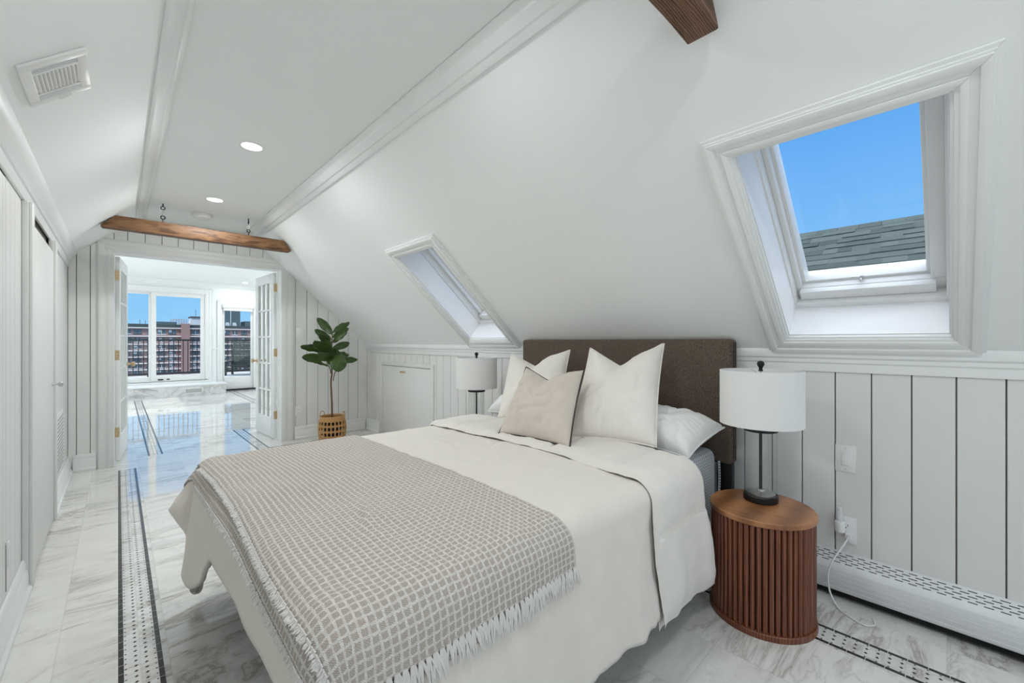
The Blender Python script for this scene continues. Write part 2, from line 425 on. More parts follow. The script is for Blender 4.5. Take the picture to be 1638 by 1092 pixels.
# closet casings
for nm, a, b in (('trim_11', 3.0, 3.115), ('trim_12', 4.045, 4.16)):
    mb = MB(); mb.box((XL,a,0), (XL+.022,b,1.845)); mb.box((XL+.022,a+.012,0), (XL+.034,b-.03,1.845)); struct(mb.build(nm, M['panel'], bevel=.003))
# closet door
mb = MB(); mb.box((XL-.005,3.125,.022), (XL+.022,4.035,1.765)); d = struct(mb.build('door_3', M['panel'], bevel=.002))
mb = MB(); mb.lathe([(.010,0),(.008,.012),(.007,.026),(.016,.032),(.019,.042),(.014,.050),(.002,.052)], (XL+.022,3.965,.905), 18, axis='x'); mb.build('door_knob', M['steel'], d)
# baseboards
def basey(name, x, sgn, y0, y1, h=.155):
    t = lambda d, z: (x + sgn*d, z)
    strip(name, [t(0,0), t(.034,0), t(.034,.022), t(.024,.032), t(.022,h*.62), t(.014,h*.72), t(.016,h*.85), t(.008,h), t(0,h)], y0, y1, M['trim'])
basey('baseboard_left', XL, 1, YB, 3.0); basey('baseboard_left_far', XL, 1, 4.16, YF)
# perforated air grille low on the left wall
g = thing('wall_vent', (XL,4.62,.17), 'white perforated return air grille low on the left panelled wall', 'vent')
mb = MB(); mb.box((XL,4.40,.19), (XL+.010,4.92,.64)); mb.build('frame', M['white'], g, bevel=.003)
mb = MB()
for i in range(16):
    for j in range(14): mb.box((XL+.0095,4.435+i*.0295,.225+j*.0285), (XL+.0115,4.449+i*.0295,.237+j*.0285))
mb.build('perforation', M['grey'], g, smooth=False)

# right knee wall
KZ = 1.135
mb = MB(); mb.box((XR+.010,YB,0), (XR+.10,YF+.17,KZ), 1)
for a, b, za, zb in ((YB, 3.80, 0, 1.05), (3.80, 5.06, .925, 1.05), (5.06, YF, 0, 1.05)):
    boards_y(mb, XR, XR+.011, a, b, za, zb, -.008, .13)
struct(mb.build('wall_right', [M['panel'], M['panelback']], bevel=.0012, seg=1))
strip('trim_13', [(XR,1.037), (XR-.012,1.037), (XR-.014,1.075), (XR-.022,1.080), (XR-.024,1.098), (XR-.034,1.104), (XR-.040,1.125), (XR-.036,KZ+.012), (XR,KZ)], YB, YF, M['trim'])
# baseboard only beyond the eaves cupboard and beside it
basey('baseboard_right', XR, -1, .80, 3.80); basey('baseboard_right_far', XR, -1, 5.06, YF)
# eaves cupboard door
mb = MB(); mb.box((XR-.012,3.80,0), (XR+.012,3.86,.925)); mb.box((XR-.012,5.0,0), (XR+.012,5.06,.925)); mb.box((XR-.012,3.86,.885), (XR+.012,5.0,.925)); mb.box((XR-.012,3.86,0), (XR+.012,5.0,.03))
struct(mb.build('trim_14', M['panel'], bevel=.003))
mb = MB(); mb.box((XR-.006,3.866,.036), (XR+.012,4.994,.879)); d = struct(mb.build('door_5', M['panel'], bevel=.003))
for yy in (4.415, 4.475):
    mb = MB(); mb.lathe([(.014,0),(.012,-.004),(.006,-.008),(.006,-.016),(.013,-.022),(.011,-.03),(.002,-.032)], (XR-.006,yy,.822), 14, axis='x'); mb.build('knob', M['brass'], d)

# near end wall behind the camera
GW = (-.05, .04, 1.35, 1.95)               # added glazed opening for the fill lamp: x0 z0 x1 z1
mb = MB()
for x0, z0, x1, z1 in ((XL-.1,0,GW[0],2.0),(GW[2],0,XR+.1,1.135),(GW[0],0,GW[2],GW[1]),(GW[0],GW[3],GW[2],2.13)): mb.box((x0,YB-.1,z0),(x1,YB,z1))
mb.prism([(GW[2],YB,1.1),(XR+.1,YB,1.1),(GW[2],YB,2.13)], (0,-.1,0)); mb.prism([(XL-.1,YB,LZ-.05),(GW[0],YB,LZ),(GW[0],YB,2.2),(XL,YB,LZ+.02)], (0,-.1,0))
mb.prism([(GW[0],YB,2.12),(GW[2],YB,2.12),(CXR,YB,CZ),(CXL,YB,CZ)], (0,-.1,0)); struct(mb.build('wall_back', M['wall'], smooth=False))
def fill_window(idx, lo, hi, ax, light, power, tilt, hfac=.92):
    """unseen casement added in a side or gable wall, with a fill lamp behind it"""
    mb = MB(); (x0,y0,z0), (x1,y1,z1) = lo, hi; t = .05
    if ax == 'y':
        mb.box((x0,y0,z0),(x0+t,y1,z1)); mb.box((x1-t,y0,z0),(x1,y1,z1)); mb.box((x0+t,y0,z1-t),(x1-t,y1,z1)); mb.box((x0+t,y0,z0),(x1-t,y1,z0+t)); mb.box(((x0+x1)/2-.02,y0,z0+t),((x0+x1)/2+.02,y1,z1-t))
    else:
        mb.box((x0,y0,z0),(x1,y0+t,z1)); mb.box((x0,y1-t,z0),(x1,y1,z1)); mb.box((x0,y0+t,z1-t),(x1,y1-t,z1)); mb.box((x0,y0+t,z0),(x1,y1-t,z0+t)); mb.box((x0,(y0+y1)/2-.02,z0+t),(x1,(y0+y1)/2+.02,z1-t))
    w = struct(mb.build('window_%d' % idx, M['white'], bevel=.003))
    mb = MB()
    if ax == 'y': mb.box((x0+t,(y0+y1)/2-.002,z0+t),(x1-t,(y0+y1)/2+.002,z1-t))
    else: mb.box(((x0+x1)/2-.002,y0+t,z0+t),((x0+x1)/2+.002,y1-t,z1-t))
    mb.build('pane', M['glass'], w, smooth=False)
    L = bpy.data.lights.new('fill_light', 'AREA'); L.shape = 'RECTANGLE'; L.size = (x1-x0 if ax == 'y' else y1-y0)*.92; L.size_y = (z1-z0)*hfac; L.energy = power; L.color = (.93,.97,1.)  # area lamp added as fill behind the unseen pane
    o = bpy.data.objects.new('fill_light', L); COL.objects.link(o); o.location = light[0]; o.rotation_euler = Vector(light[1]).to_track_quat('-Z','Y').to_euler()
    return w
PW_REAR, PW_SIDE = 6.2, 32
fill_window(4, (GW[0],YB-.1,GW[1]), (GW[2],YB,GW[3]), 'y', ((.65,YB-.13,.62),(0,1,.75)), PW_REAR, 0, .6)  # added gable glazing behind the camera, brightens bedroom and ceiling

# far partition wall with boards, clipped under the roof
def clip(poly):
    planes = [((-.88,1), LZ + .88*.33 + .0), ((0,1), CZ), ((.902,1), CZ + .902*CXR), ((-1,0), -XL), ((1,0), XR)]
    for (a, b), c in planes:
        out = []
        for i in range(len(poly)):
            p, q = poly[i], poly[(i+1) % len(poly)]; dp = a*p[0]+b*p[1]-c; dq = a*q[0]+b*q[1]-c
            if dp <= 0: out.append(p)
            if (dp < 0 < dq) or (dq < 0 < dp): t = dp/(dp-dq); out.append((lerp(p[0],q[0],t), lerp(p[1],q[1],t)))
        poly = out
        if len(poly) < 3: return []
    return poly
def cprism(mb, x0, z0, x1, z1, y0, y1, mi=0):
    P = clip([(x0,z0),(x1,z0),(x1,z1),(x0,z1)]); mb.prism([(p[0],y0,p[1]) for p in P], (0,y1-y0,0), mi)
OX0, OX1, OZ = -.028, 1.402, 2.025
mb = MB(); WT = .17
for x0, z0, x1, z1 in ((XL-.1,0,OX0,2.6), (OX1,0,XR+.1,2.6), (OX0,OZ,OX1,2.6)): cprism(mb, x0, z0, x1, z1, YF+.010, YF+WT, 1)
xs = [XL]; k = 0
gx = [-.275,-.187,-.061] + [.066+.127*i for i in range(12)]
edges = [XL] + [g for g in gx if g < OX0 - .1] + [OX0]
for a, b in zip(edges, edges[1:]): cprism(mb, a+.0025, 0, b-.0025, 2.6, YF, YF+.011)
edges = [OX0] + [.066+.127*i for i in range(11)] + [OX1]
for a, b in zip(edges, edges[1:]): cprism(mb, a+.0025, OZ, b-.0025, 2.6, YF, YF+.011)
edges = [OX1] + [1.557+.1275*i for i in range(8) if 1.557+.1275*i < XR] + [XR]
for a, b in zip(edges, edges[1:]): cprism(mb, a+.0025, 0, b-.0025, 2.6, YF, YF+.011)
struct(mb.build('wall_far', [M['panel'], M['panelback']], bevel=.0012, seg=1))
# jambs
mb = MB(); mb.box((OX0-.002,YF-.002,0), (OX0+.004,YF+WT,OZ)); mb.box((OX1-.004,YF-.002,0), (OX1+.002,YF+WT,OZ)); mb.box((OX0,YF-.002,OZ-.006), (OX1,YF+WT,OZ))
struct(mb.build('trim_15', M['trim'], smooth=False))
# moulded casing round the opening
mb = MB()
for x0, x1, dz in ((-.145,OX0-.002,0), (OX1+.002,1.537,0)):
    a, b = (x0, x1) if x0 < 0 else (x1, x0); s_ = 1 if b > a else -1
    for f0, f1, d in ((0,1,.012),(.06,.9,.020),(.10,.45,.026),(.62,.80,.024)):
        p0, p1 = sorted((lerp(a,b,f0), lerp(a,b,f1))); cprism(mb, p0, 0, p1, OZ+.12*(1-f1), YF-d, YF)
for f0, f1, d in ((0,1,.012),(.06,.9,.020),(.10,.45,.026),(.62,.80,.024)):
    cprism(mb, -.145+.117*f0, OZ+.12*(1-f1), 1.537-.135*f0, OZ+.12*(1-f0), YF-d, YF)
struct(mb.build('trim_16', M['panel'], bevel=.002))
def basex(name, x0, x1, y, sgn, h=.155):
    t = lambda d, z: (y + sgn*d, z)
    mb = MB(); P = [t(0,0), t(.034,0), t(.034,.022), t(.024,.032), t(.022,h*.62), t(.014,h*.72), t(.016,h*.85), t(.008,h), t(0,h)]
    mb.prism([(x0,p[0],p[1]) for p in P], (x1-x0,0,0)); struct(mb.build(name, M['panel'], bevel=.002))
basex('baseboard_far_left', XL+.034, -.147, YF, -1); basex('baseboard_far_right', 1.54, XR-.034, YF, -1)

# ---------------------------------------------------------------- roof windows
def skylight(idx, y0, y1, shaft, gy0, gy1):
    s0, s1 = shaft
    mb = MB()                                     # moulded casing on the slope
    oy0, oy1, os0, os1 = y0-.094, y1+.10, s0-.092, s1+.118
    for f, g, d in ((0,1,.014),(.12,.92,.022),(.18,.42,.030),(.62,.80,.028)):
        a0, a1 = lerp(oy0,y0,f), lerp(oy1,y1,f); c0, c1 = lerp(os0,s0,f), lerp(os1,s1,f)
        b0, b1 = lerp(oy0,y0,g), lerp(oy1,y1,g); e0, e1 = lerp(os0,s0,g), lerp(os1,s1,g)
        def q(A, B, C, D): mb.hexa([SL(*A,0), SL(*B,0), SL(*C,0), SL(*D,0), SL(*A,-d), SL(*B,-d), SL(*C,-d), SL(*D,-d)])
        q((a0,c0),(a1,c0),(b1,e0),(b0,e0)); q((a0,c1),(b0,e1),(b1,e1),(a1,c1)); q((a0,c0),(b0,e0),(b0,e1),(a0,c1)); q((a1,c0),(a1,c1),(b1,e1),(b1,e0))
    struct(mb.build('trim_%d' % (20+idx), M['trim'], bevel=.002))
    mb = MB()                                     # reveal lining
    t = .004
    slbox(mb, y0, s0, .0, y0+t, s1, RT); slbox(mb, y1-t, s0, .0, y1, s1, RT); slbox(mb, y0, s0, .0, y1, s0+t, RT); slbox(mb, y0, s1-t, .0, y1, s1, RT)
    w = struct(mb.build('window_%d' % idx, M['reveal'], smooth=False))
    def ring(a0, a1, c0, c1, b0, b1, d0, d1, n0, n1, name, mat):
        mb = MB()
        slbox(mb, a0, c0, n0, a1, d0, n1); slbox(mb, a0, d1, n0, a1, c1, n1); slbox(mb, a0, d0, n0, b0, d1, n1); slbox(mb, b1, d0, n0, a1, d1, n1)
        return mb.build(name, mat, w, bevel=.003)
    ring(y0-.02, y1+.02, s0-.02, s1+.02, y0+.012, y1-.012, s0+.012, s1-.03, RT, .40, 'outer_frame', M['white'])
    ring(y0+.012, y1-.012, s0+.012, s1-.03, gy0-.014, gy1+.014, s0+.05, s1-.085, .235, .33, 'sash', M['white'])
    ring(gy0-.016, gy1+.016, s0+.045, s1-.08, gy0, gy1, s0+.06, s1-.098, .27, .345, 'glazing_bead', M['white'])
    mb = MB(); slbox(mb, gy0-.004, s0+.055, .308, gy1+.004, s1-.093, .314); mb.build('pane', M['glass'], w, smooth=False)
    mb = MB(); slbox(mb, gy0-.03, s1-.082, .205, gy1+.02, s1-.034, .238); mb.build('vent_bar', M['white'], w, bevel=.003)
    ym = (gy0+gy1)/2
    mb = MB(); a = SL(ym, s1-.125, .29); b = SL(ym, s1-.125, .26) ; mb.tube([SL(ym,s1-.10,.268), SL(ym,s1-.10,.235), SL(ym,s1-.135,.225), SL(ym+.028,s1-.138,.224)], .0035, 8)
    mb.lathe([(.010,0),(.010,.004)], tuple(SL(ym,s1-.10,.264)), 12); mb.build('crank_hook', M['steel'], w)
    return w
skylight(1, .007, .545, (.788,1.7535), .078, .498)
skylight(2, 2.535, 3.05, (.788,1.7535), 2.60, 2.995)

# ---------------------------------------------------------------- french doors
def french(idx, loc, ang, flip):
    """leaf runs along local +x from the hinge; thickness along y"""
    W, Z0, Z1, T = .695, .012, 2.012, .035
    st, tr, br = .10, .115, .235
    mb = MB(); h = T/2
    mb.box((0,-h,Z0),(st,h,Z1)); mb.box((W-st,-h,Z0),(W,h,Z1)); mb.box((st,-h,Z1-tr),(W-st,h,Z1)); mb.box((st,-h,Z0),(W-st,h,Z0+br))
    d = struct(mb.build('door_%d' % idx, M['trim'], bevel=.002))
    mb = MB(); gx0, gx1, gz0, gz1 = st, W-st, Z0+br, Z1-tr
    for i in (1,2): x = lerp(gx0,gx1,i/3); mb.box((x-.011,-h*.8,gz0),(x+.011,h*.8,gz1))
    for j in range(1,5): z = lerp(gz0,gz1,j/5); mb.box((gx0,-h*.8,z-.011),(gx1,h*.8,z+.011))
    mb.build('muntins', M['trim'], d, bevel=.003)
    mb = MB(); mb.box((gx0,-.002,gz0),(gx1,.002,gz1)); mb.build('panes', M['glass'], d, smooth=False)
    for z in (.29, 1.045, 1.83):
        mb = MB(); mb.box((-.0025,-h+.001,z-.048),(.0,h-.002,z+.048)); mb.tube([(-.004,flip*h*1.15,z-.05),(-.004,flip*h*1.15,z+.05)], .006, 10)
        for q, (yy, zz) in enumerate(((0,.03),(-flip*.008,0),(0,-.03))): mb.lathe([(.0035,-.0032),(.0035,-.0024)], (0,yy,z+zz), 8, 1, axis='x')
        mb.build('hinge', [M['brass'], M['black']], d, bevel=.0004, seg=1)
    for sg in (-1,1):
        mb = MB(); mb.lathe([(.026,sg*h),(.026,sg*(h+.005)),(.012,sg*(h+.008)),(.010,sg*(h+.03)),(.022,sg*(h+.038)),(.028,sg*(h+.052)),(.022,sg*(h+.066)),(.003,sg*(h+.068))], (W-.055,0,.93), 18, axis='y')
        mb.build('door_knob', M['brass'], d)
    d.location = loc; d.rotation_euler = (0,0,ang)
    return d
french(1, (OX0+.022, YF+WT+.012, 0), math.radians(90-5.5), 1)
french(2, (OX1-.022, YF+WT+.012, 0), math.radians(90+3.5), -1)

# ---------------------------------------------------------------- sun room beyond
BX0, BX1, BY0, BY1, BZ = -1.5, 3.9, YF+WT, 11.95, 2.55
mb = MB(); mb.box((BX0,BY0,BZ),(BX1,BY1+.15,BZ+.1)); struct(mb.build('ceiling_sun_room', M['wall']))
for nm, x0, x1, idx, sx in (('wall_sun_room_left',BX0-.1,BX0,5,1),('wall_sun_room_right',BX1,BX1+.1,6,-1)):
    mb = MB()
    for a, b, c, d in ((BY0,8.0,0,BZ+.1),(10.2,BY1+.15,0,BZ+.1),(8.0,10.2,0,.6),(8.0,10.2,2.1,BZ+.1)): mb.box((x0,a,c),(x1,b,d))
    struct(mb.build(nm, M['wall'], smooth=False))
    fill_window(idx, (x0,8.0,.6), (x1,10.2,2.1), 'x', ((x0-.03 if sx > 0 else x1+.03,9.1,1.35),(sx,0,.1)), PW_SIDE, 0)  # unseen side windows added to brighten the sun room
mb = MB()
for x0, x1, z0, z1 in ((BX0,OX0-.13,0,BZ),(OX1+.13,BX1,0,BZ),(OX0-.13,OX1+.13,2.3,BZ)): mb.box((x0,BY0-.02,z0),(x1,BY0,z1))
mb.box((XL-.1,BY0-.02,2.03),(XR,BY0-.002,2.3)); struct(mb.build('wall_sun_room_near', M['wall']))
WX0, WX1, WZ0, WZ1 = -.36, 1.49, .30, 2.285
DX0, DX1, DZ1 = 1.80, 2.44, 2.06
def ybox(mb, x0, z0, x1, z1, y0, y1, mi=0): mb.box((x0,y0,z0),(x1,y1,z1),mi)
mb = MB(); T0, T1 = BY1, BY1+.15
for r in ((BX0,0,WX0,BZ),(WX0,0,WX1,WZ0),(WX0,WZ1,WX1,BZ),(WX1,0,DX0,BZ),(DX0,DZ1,DX1,BZ),(DX1,0,BX1,BZ)): ybox(mb,*r,T0,T1)
struct(mb.build('wall_sun_room_far', M['wall'], smooth=False))
# crown, casings, chair rail
mb = MB(); mb.prism([(BX0,BY1,BZ),(BX0,BY1-.09,BZ),(BX0,BY1-.085,BZ-.02),(BX0,BY1-.03,BZ-.07),(BX0,BY1-.02,BZ-.10),(BX0,BY1,BZ-.105)], (BX1-BX0,0,0)); struct(mb.build('trim_30', M['trim'], bevel=.002))
mb = MB()
for d, w0, w1 in ((.018,0,.10),(.028,.06,.10),(.024,0,.03)):
    ybox(mb, WX1+w0, WZ0, WX1+w1, WZ1+w0, BY1-d, BY1); ybox(mb, WX0-w1, WZ0, WX0-w0, WZ1+w0, BY1-d, BY1); ybox(mb, WX0-w1, WZ1+w0, WX1+w1, WZ1+w1, BY1-d, BY1)
    ybox(mb, DX1+w0, .035, DX1+w1+.03, DZ1+w0, BY1-d, BY1); ybox(mb, DX0-w1, .25, DX0-w0, DZ1+w0, BY1-d, BY1); ybox(mb, DX0-w1, DZ1+w0, DX1+w1+.03, DZ1+w1, BY1-d, BY1)
struct(mb.build('trim_31', M['trim'], bevel=.003))
mb = MB(); ybox(mb, WX1+.10, .99, DX0-.10, 1.04, BY1-.02, BY1); ybox(mb, DX1+.13, .99, BX1, 1.04, BY1-.02, BY1); struct(mb.build('trim_32', M['trim'], bevel=.004))
# marble faced ledge below the slider, white nosing, floor register
mb = MB(); mb.box((BX0,11.40,0),(1.79,BY1,.215)); struct(mb.build('trim_33', M['marble2']))
mb = MB(); mb.box((BX0,11.38,.215),(1.80,BY1,.245)); struct(mb.build('trim_34', M['trim'], bevel=.008))
mb = MB(); mb.box((BX0,BY1-.03,.245),(WX1+.1,BY1,.30)); struct(mb.build('trim_35', M['trim'], bevel=.004))
v = thing('floor_register', (1.20,11.40,.11), 'pale grey slotted register set in the marble ledge under the sliding window', 'vent')
mb = MB(); mb.box((1.045,11.394,.055),(1.36,11.40,.165)); mb.build('plate', M['white'], v, bevel=.002)
mb = MB()
for i in range(9): mb.box((1.06,11.3915,.068+i*.0095),(1.345,11.395,.0755+i*.0095))
mb.build('louvres', M['grey'], v, smooth=False)
# sliding window
def sash(mb, x0, z0, x1, z1, y0, y1, w, wb): ybox(mb,x0,z0,x0+w,z1,y0,y1); ybox(mb,x1-w,z0,x1,z1,y0,y1); ybox(mb,x0+w,z1-w,x1-w,z1,y0,y1); ybox(mb,x0+w,z0,x1-w,z0+wb,y0,y1)
mb = MB(); sash(mb, WX0, WZ0, WX1, WZ1, BY1-.02, BY1+.14, .022, .022); w3 = struct(mb.build('window_3', M['white'], bevel=.003))
mb = MB(); sash(mb, WX0+.022, WZ0+.022, .535, WZ1-.022, BY1+.05, BY1+.09, .055, .085); s = mb.build('fixed_sash', M['white'], w3, bevel=.003)
mb = MB(); ybox(mb, WX0+.07, WZ0+.10, .485, WZ1-.07, BY1+.066, BY1+.07); mb.build('pane', M['glass'], s, smooth=False)
mb = MB(); sash(mb, .52, WZ0+.022, WX1-.022, WZ1-.022, BY1, BY1+.045, .085, .11); s = mb.build('sliding_sash', M['white'], w3, bevel=.003)
mb = MB(); ybox(mb, .60, WZ0+.13, WX1-.105, WZ1-.10, BY1+.018, BY1+.022); mb.build('pane', M['glass'], s, smooth=False)
mb = MB(); ybox(mb, .63, WZ0+.03, .72, WZ0+.055, BY1-.02, BY1+.0); ybox(mb, .78, WZ0+.035, .83, WZ0+.055, BY1-.015, BY1+.0); mb.build('latch', M['black'], s, bevel=.003)
mb = MB(); ybox(mb, WX0, .2965, WX1+.03, .3035, BY1-.036, BY1-.02); mb.build('track', M['black'], w3, smooth=False)
# terrace door
mb = MB(); sash(mb, DX0, .035, DX1, DZ1, BY1+.01, BY1+.06, .05, .29); d6 = struct(mb.build('door_6', M['white'], bevel=.004))
mb = MB(); ybox(mb, DX0+.03, .31, DX1-.03, DZ1-.04, BY1+.033, BY1+.037); mb.build('pane', M['glass'], d6, smooth=False)
mb = MB(); ybox(mb, DX0-.02, .0, DX1+.17, .034, BY1-.03, BY1+.12); struct(mb.build('trim_36', M['black'], bevel=.003))
bl = thing('roller_blind', (2.12,BY1,1.99), 'white roller blind cassette rolled up at the top of the terrace door', 'blind')
mb = MB(); mb.box((1.80,BY1-.075,1.985),(2.44,BY1-.032,2.065)); mb.build('cassette', M['trim'], bl, bevel=.006)
mb = MB(); mb.box((1.815,BY1-.058,1.925),(2.425,BY1-.054,1.99)); mb.box((1.815,BY1-.064,1.915),(2.425,BY1-.048,1.935)); mb.build('fabric', M['white'], bl, bevel=.002)

# ---------------------------------------------------------------- ceiling fittings
def area(name, loc, power, size, color, rot=(0,0,0), parent=None):
    L = bpy.data.lights.new(name, 'AREA'); L.shape = 'DISK'; L.size = size; L.energy = power; L.color = color
    o = bpy.data.objects.new(name, L); COL.objects.link(o); o.rotation_euler = rot
    o.location = Vector(loc) - (parent.location if parent else Vector((0,0,0))); o.parent = parent; return o
PW_MAIN, PW_FAR, PW_BACK = 6.5, 11, 6
def downlight(x, y, z, label, power, group):
    t = thing('recessed_light', (x,y,z), label, 'ceiling light', group)
    mb = MB(); mb.lathe([(.052,.0005),(.056,-.004),(.070,-.004),(.073,.0005)], (x,y,z), 32, cap=False); mb.build('trim_ring', M['white'], t)
    mb = MB(); mb.lathe([(.0555,.0005),(.0555,-.003)], (x,y,z), 32); mb.build('diffuser', M['lamp'], t)
    area('bulb', (x,y,z-.006), power, .11, (.965,.99,.985), parent=t)
G1, G2 = 'bedroom downlights', 'sun room downlights'
downlight(.60,2.976,CZ,'round recessed downlight nearer the camera in the flat bedroom ceiling',PW_FAR,G1)
downlight(.597,4.31,CZ,'round recessed downlight nearer the hanging beam in the flat bedroom ceiling',PW_FAR,G1)
for yy in (1.22,-.05,-1.3): downlight(.60,yy,CZ,'extra recessed downlight added to brighten the bedroom, above or behind the camera',PW_MAIN,G1)  # extra out-of-view lamps, added to even out the bedroom brightness
downlight(2.15,11.34,BZ,'recessed downlight in the sun room ceiling near the terrace door',PW_BACK,G2)
downlight(2.115,9.03,BZ,'recessed downlight in the sun room ceiling just over the right glazed door',PW_BACK,G2)
for x, y in ((2.1,6.75),(-.85,6.75),(-.85,9.03),(-.85,11.0)): downlight(x,y,BZ,'extra recessed downlight added to brighten the sun room, out of the doorway view',PW_BACK,G2)  # extra lamps added out of view to lift the sun room
t = thing('smoke_detector', (.583,4.90,CZ), 'round white smoke detector on the flat ceiling behind the wooden beam', 'smoke detector')
mb = MB(); mb.lathe([(.085,0),(.085,-.012),(.078,-.022)], (.583,4.9,CZ), 36); mb.build('base_ring', M['white'], t)
mb = MB(); mb.lathe([(.070,-.020),(.068,-.034),(.055,-.042),(.002,-.043)], (.583,4.9,CZ), 36); mb.build('cover', M['white'], t)
# ceiling register on the left slope
ls = Vector((.507,0,.445)).normalized(); ln = Vector((.66,0,-.752)).normalized(); lo = Vector((XL,0,LZ))
def LP(y, a, n): return lo + ls*a + ln*n + Vector((0,y,0))
def lbox(mb, y0, a0, n0, y1, a1, n1, mi=0): mb.hexa([LP(y0,a0,n0),LP(y1,a0,n0),LP(y1,a1,n0),LP(y0,a1,n0),LP(y0,a0,n1),LP(y1,a0,n1),LP(y1,a1,n1),LP(y0,a1,n1)], mi)
A0, A1, Y0, Y1 = .130, .332, 1.975, 2.275
t = thing('air_vent', tuple(LP(2.12,.23,0)), 'white slatted air supply register on the left sloping ceiling', 'vent')
mb = MB(); lbox(mb,Y0,A0,0,Y0+.040,A1,.010); lbox(mb,Y1-.034,A0,0,Y1,A1,.010); lbox(mb,Y0+.040,A0,0,Y1-.034,A0+.034,.010); lbox(mb,Y0+.040,A1-.034,0,Y1-.034,A1,.010); lbox(mb,Y0+.072,A0+.03,.002,Y0+.082,A1-.03,.010); lbox(mb,Y1-.078,A0+.03,.002,Y1-.066,A1-.03,.010); mb.build('frame', M['white'], t, bevel=.004)
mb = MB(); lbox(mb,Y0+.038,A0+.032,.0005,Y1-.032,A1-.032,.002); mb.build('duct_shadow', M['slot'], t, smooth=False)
mb = MB()
for i in range(11):
    a = A0+.036+i*.0122; mb.hexa([LP(Y0+.082,a,.002),LP(Y1-.078,a,.002),LP(Y1-.078,a+.003,.002),LP(Y0+.082,a+.003,.002),LP(Y0+.080,a+.007,.010),LP(Y1-.090,a+.007,.010),LP(Y1-.090,a+.010,.010),LP(Y0+.080,a+.010,.010)])
mb.build('slats', M['white'], t, smooth=False)
mb = MB()
for i in range(3): y = Y0+.044+i*.0095; lbox(mb,y,A0+.034,.003,y+.0035,A1-.034,.008)
mb.build('louvres', M['heater'], t, smooth=False)
mb = MB()
for i in range(3): y = Y1-.062+i*.009; lbox(mb,y,A0+.034,.003,y+.006,A1-.034,.009)
mb.build('louvres', M['heater'], t, smooth=False)
mb = MB(); lbox(mb,Y1-.022,.22,.009,Y1-.012,.26,.018); mb.build('lever', M['white'], t, bevel=.001)

# ---------------------------------------------------------------- hanging beams
def torus_pts(c, r, axis, n=18):
    out = []
    for i in range(n):
        a = 2*PI*i/n
        p = {'y': (r*math.cos(a),0,r*math.sin(a)), 'x': (0,r*math.cos(a),r*math.sin(a))}[axis]
        out.append((c[0]+p[0], c[1]+p[1], c[2]+p[2]))
    return out
def beam(y, label, mat):
    z0, z1, dp = 2.106, 2.214, .09
    t = thing('hanging_beam', (.6,y,z0), label, 'beam', 'wooden beams hung on chains across the ceiling')
    mb = MB(); L0, L1 = -.105, 1.305
    P = [(L0,z0+.012),(L0+.012,z0),(L1-.012,z0),(L1,z0+.010),(L1-.075,z1),(L0+.092,z1)]
    mb.prism([(p[0],y-dp/2,p[1]) for p in P], (0,dp,0))
    bmesh.ops.subdivide_edges(mb.bm, edges=[e for e in mb.bm.edges if e.calc_length() > .5], cuts=24)
    for v in mb.bm.verts:
        n = noise.noise_vector(v.co*7); v.co += Vector((0, n.y*.0018, n.z*.0018))
    mb.build('timber', mat, t, bevel=.004)
    for x in (.285,.93):
        mb = MB(); mb.tube([(x,y,z1-.004),(x,y,z1+.036)], .0055, 10); mb.tube(torus_pts((x,y,z1+.050),.0145,'y'), .0045, 8, closed=True); eb = mb.build('eye_bolt', M['black'], t)
        mb = MB(); zt = z1+.060; zb = CZ-.052; n = 3
        for i in range(n):
            zc = lerp(zt, zb, (i+.5)/n); ax = 'x' if i % 2 == 0 else 'y'
            pts = [Vector(p) for p in torus_pts((0,0,0), 1, ax, 14)]; hh = (zb-zt)/n*.5+.004
            mb.tube([(x+p.x*.007, y+p.y*.007, zc+p.z*hh) for p in pts], .0018, 6, closed=True)
        mb.build('chain', M['steel'], t)
        mb = MB(); mb.tube([(x,y,CZ+.004),(x,y,CZ-.026)], .005, 10); mb.tube(torus_pts((x,y,CZ-.039),.0135,'x' if x > .5 else 'y'), .004, 8, closed=True); mb.build('ceiling_hook', M['black'], t)
    return t
beam(4.75, 'honey oak beam hung on two black eye bolts above the glazed doors', M['beam'])
beam(.525, 'weathered dark brown beam end hanging at the top edge near the large roof window', M['beamold'])

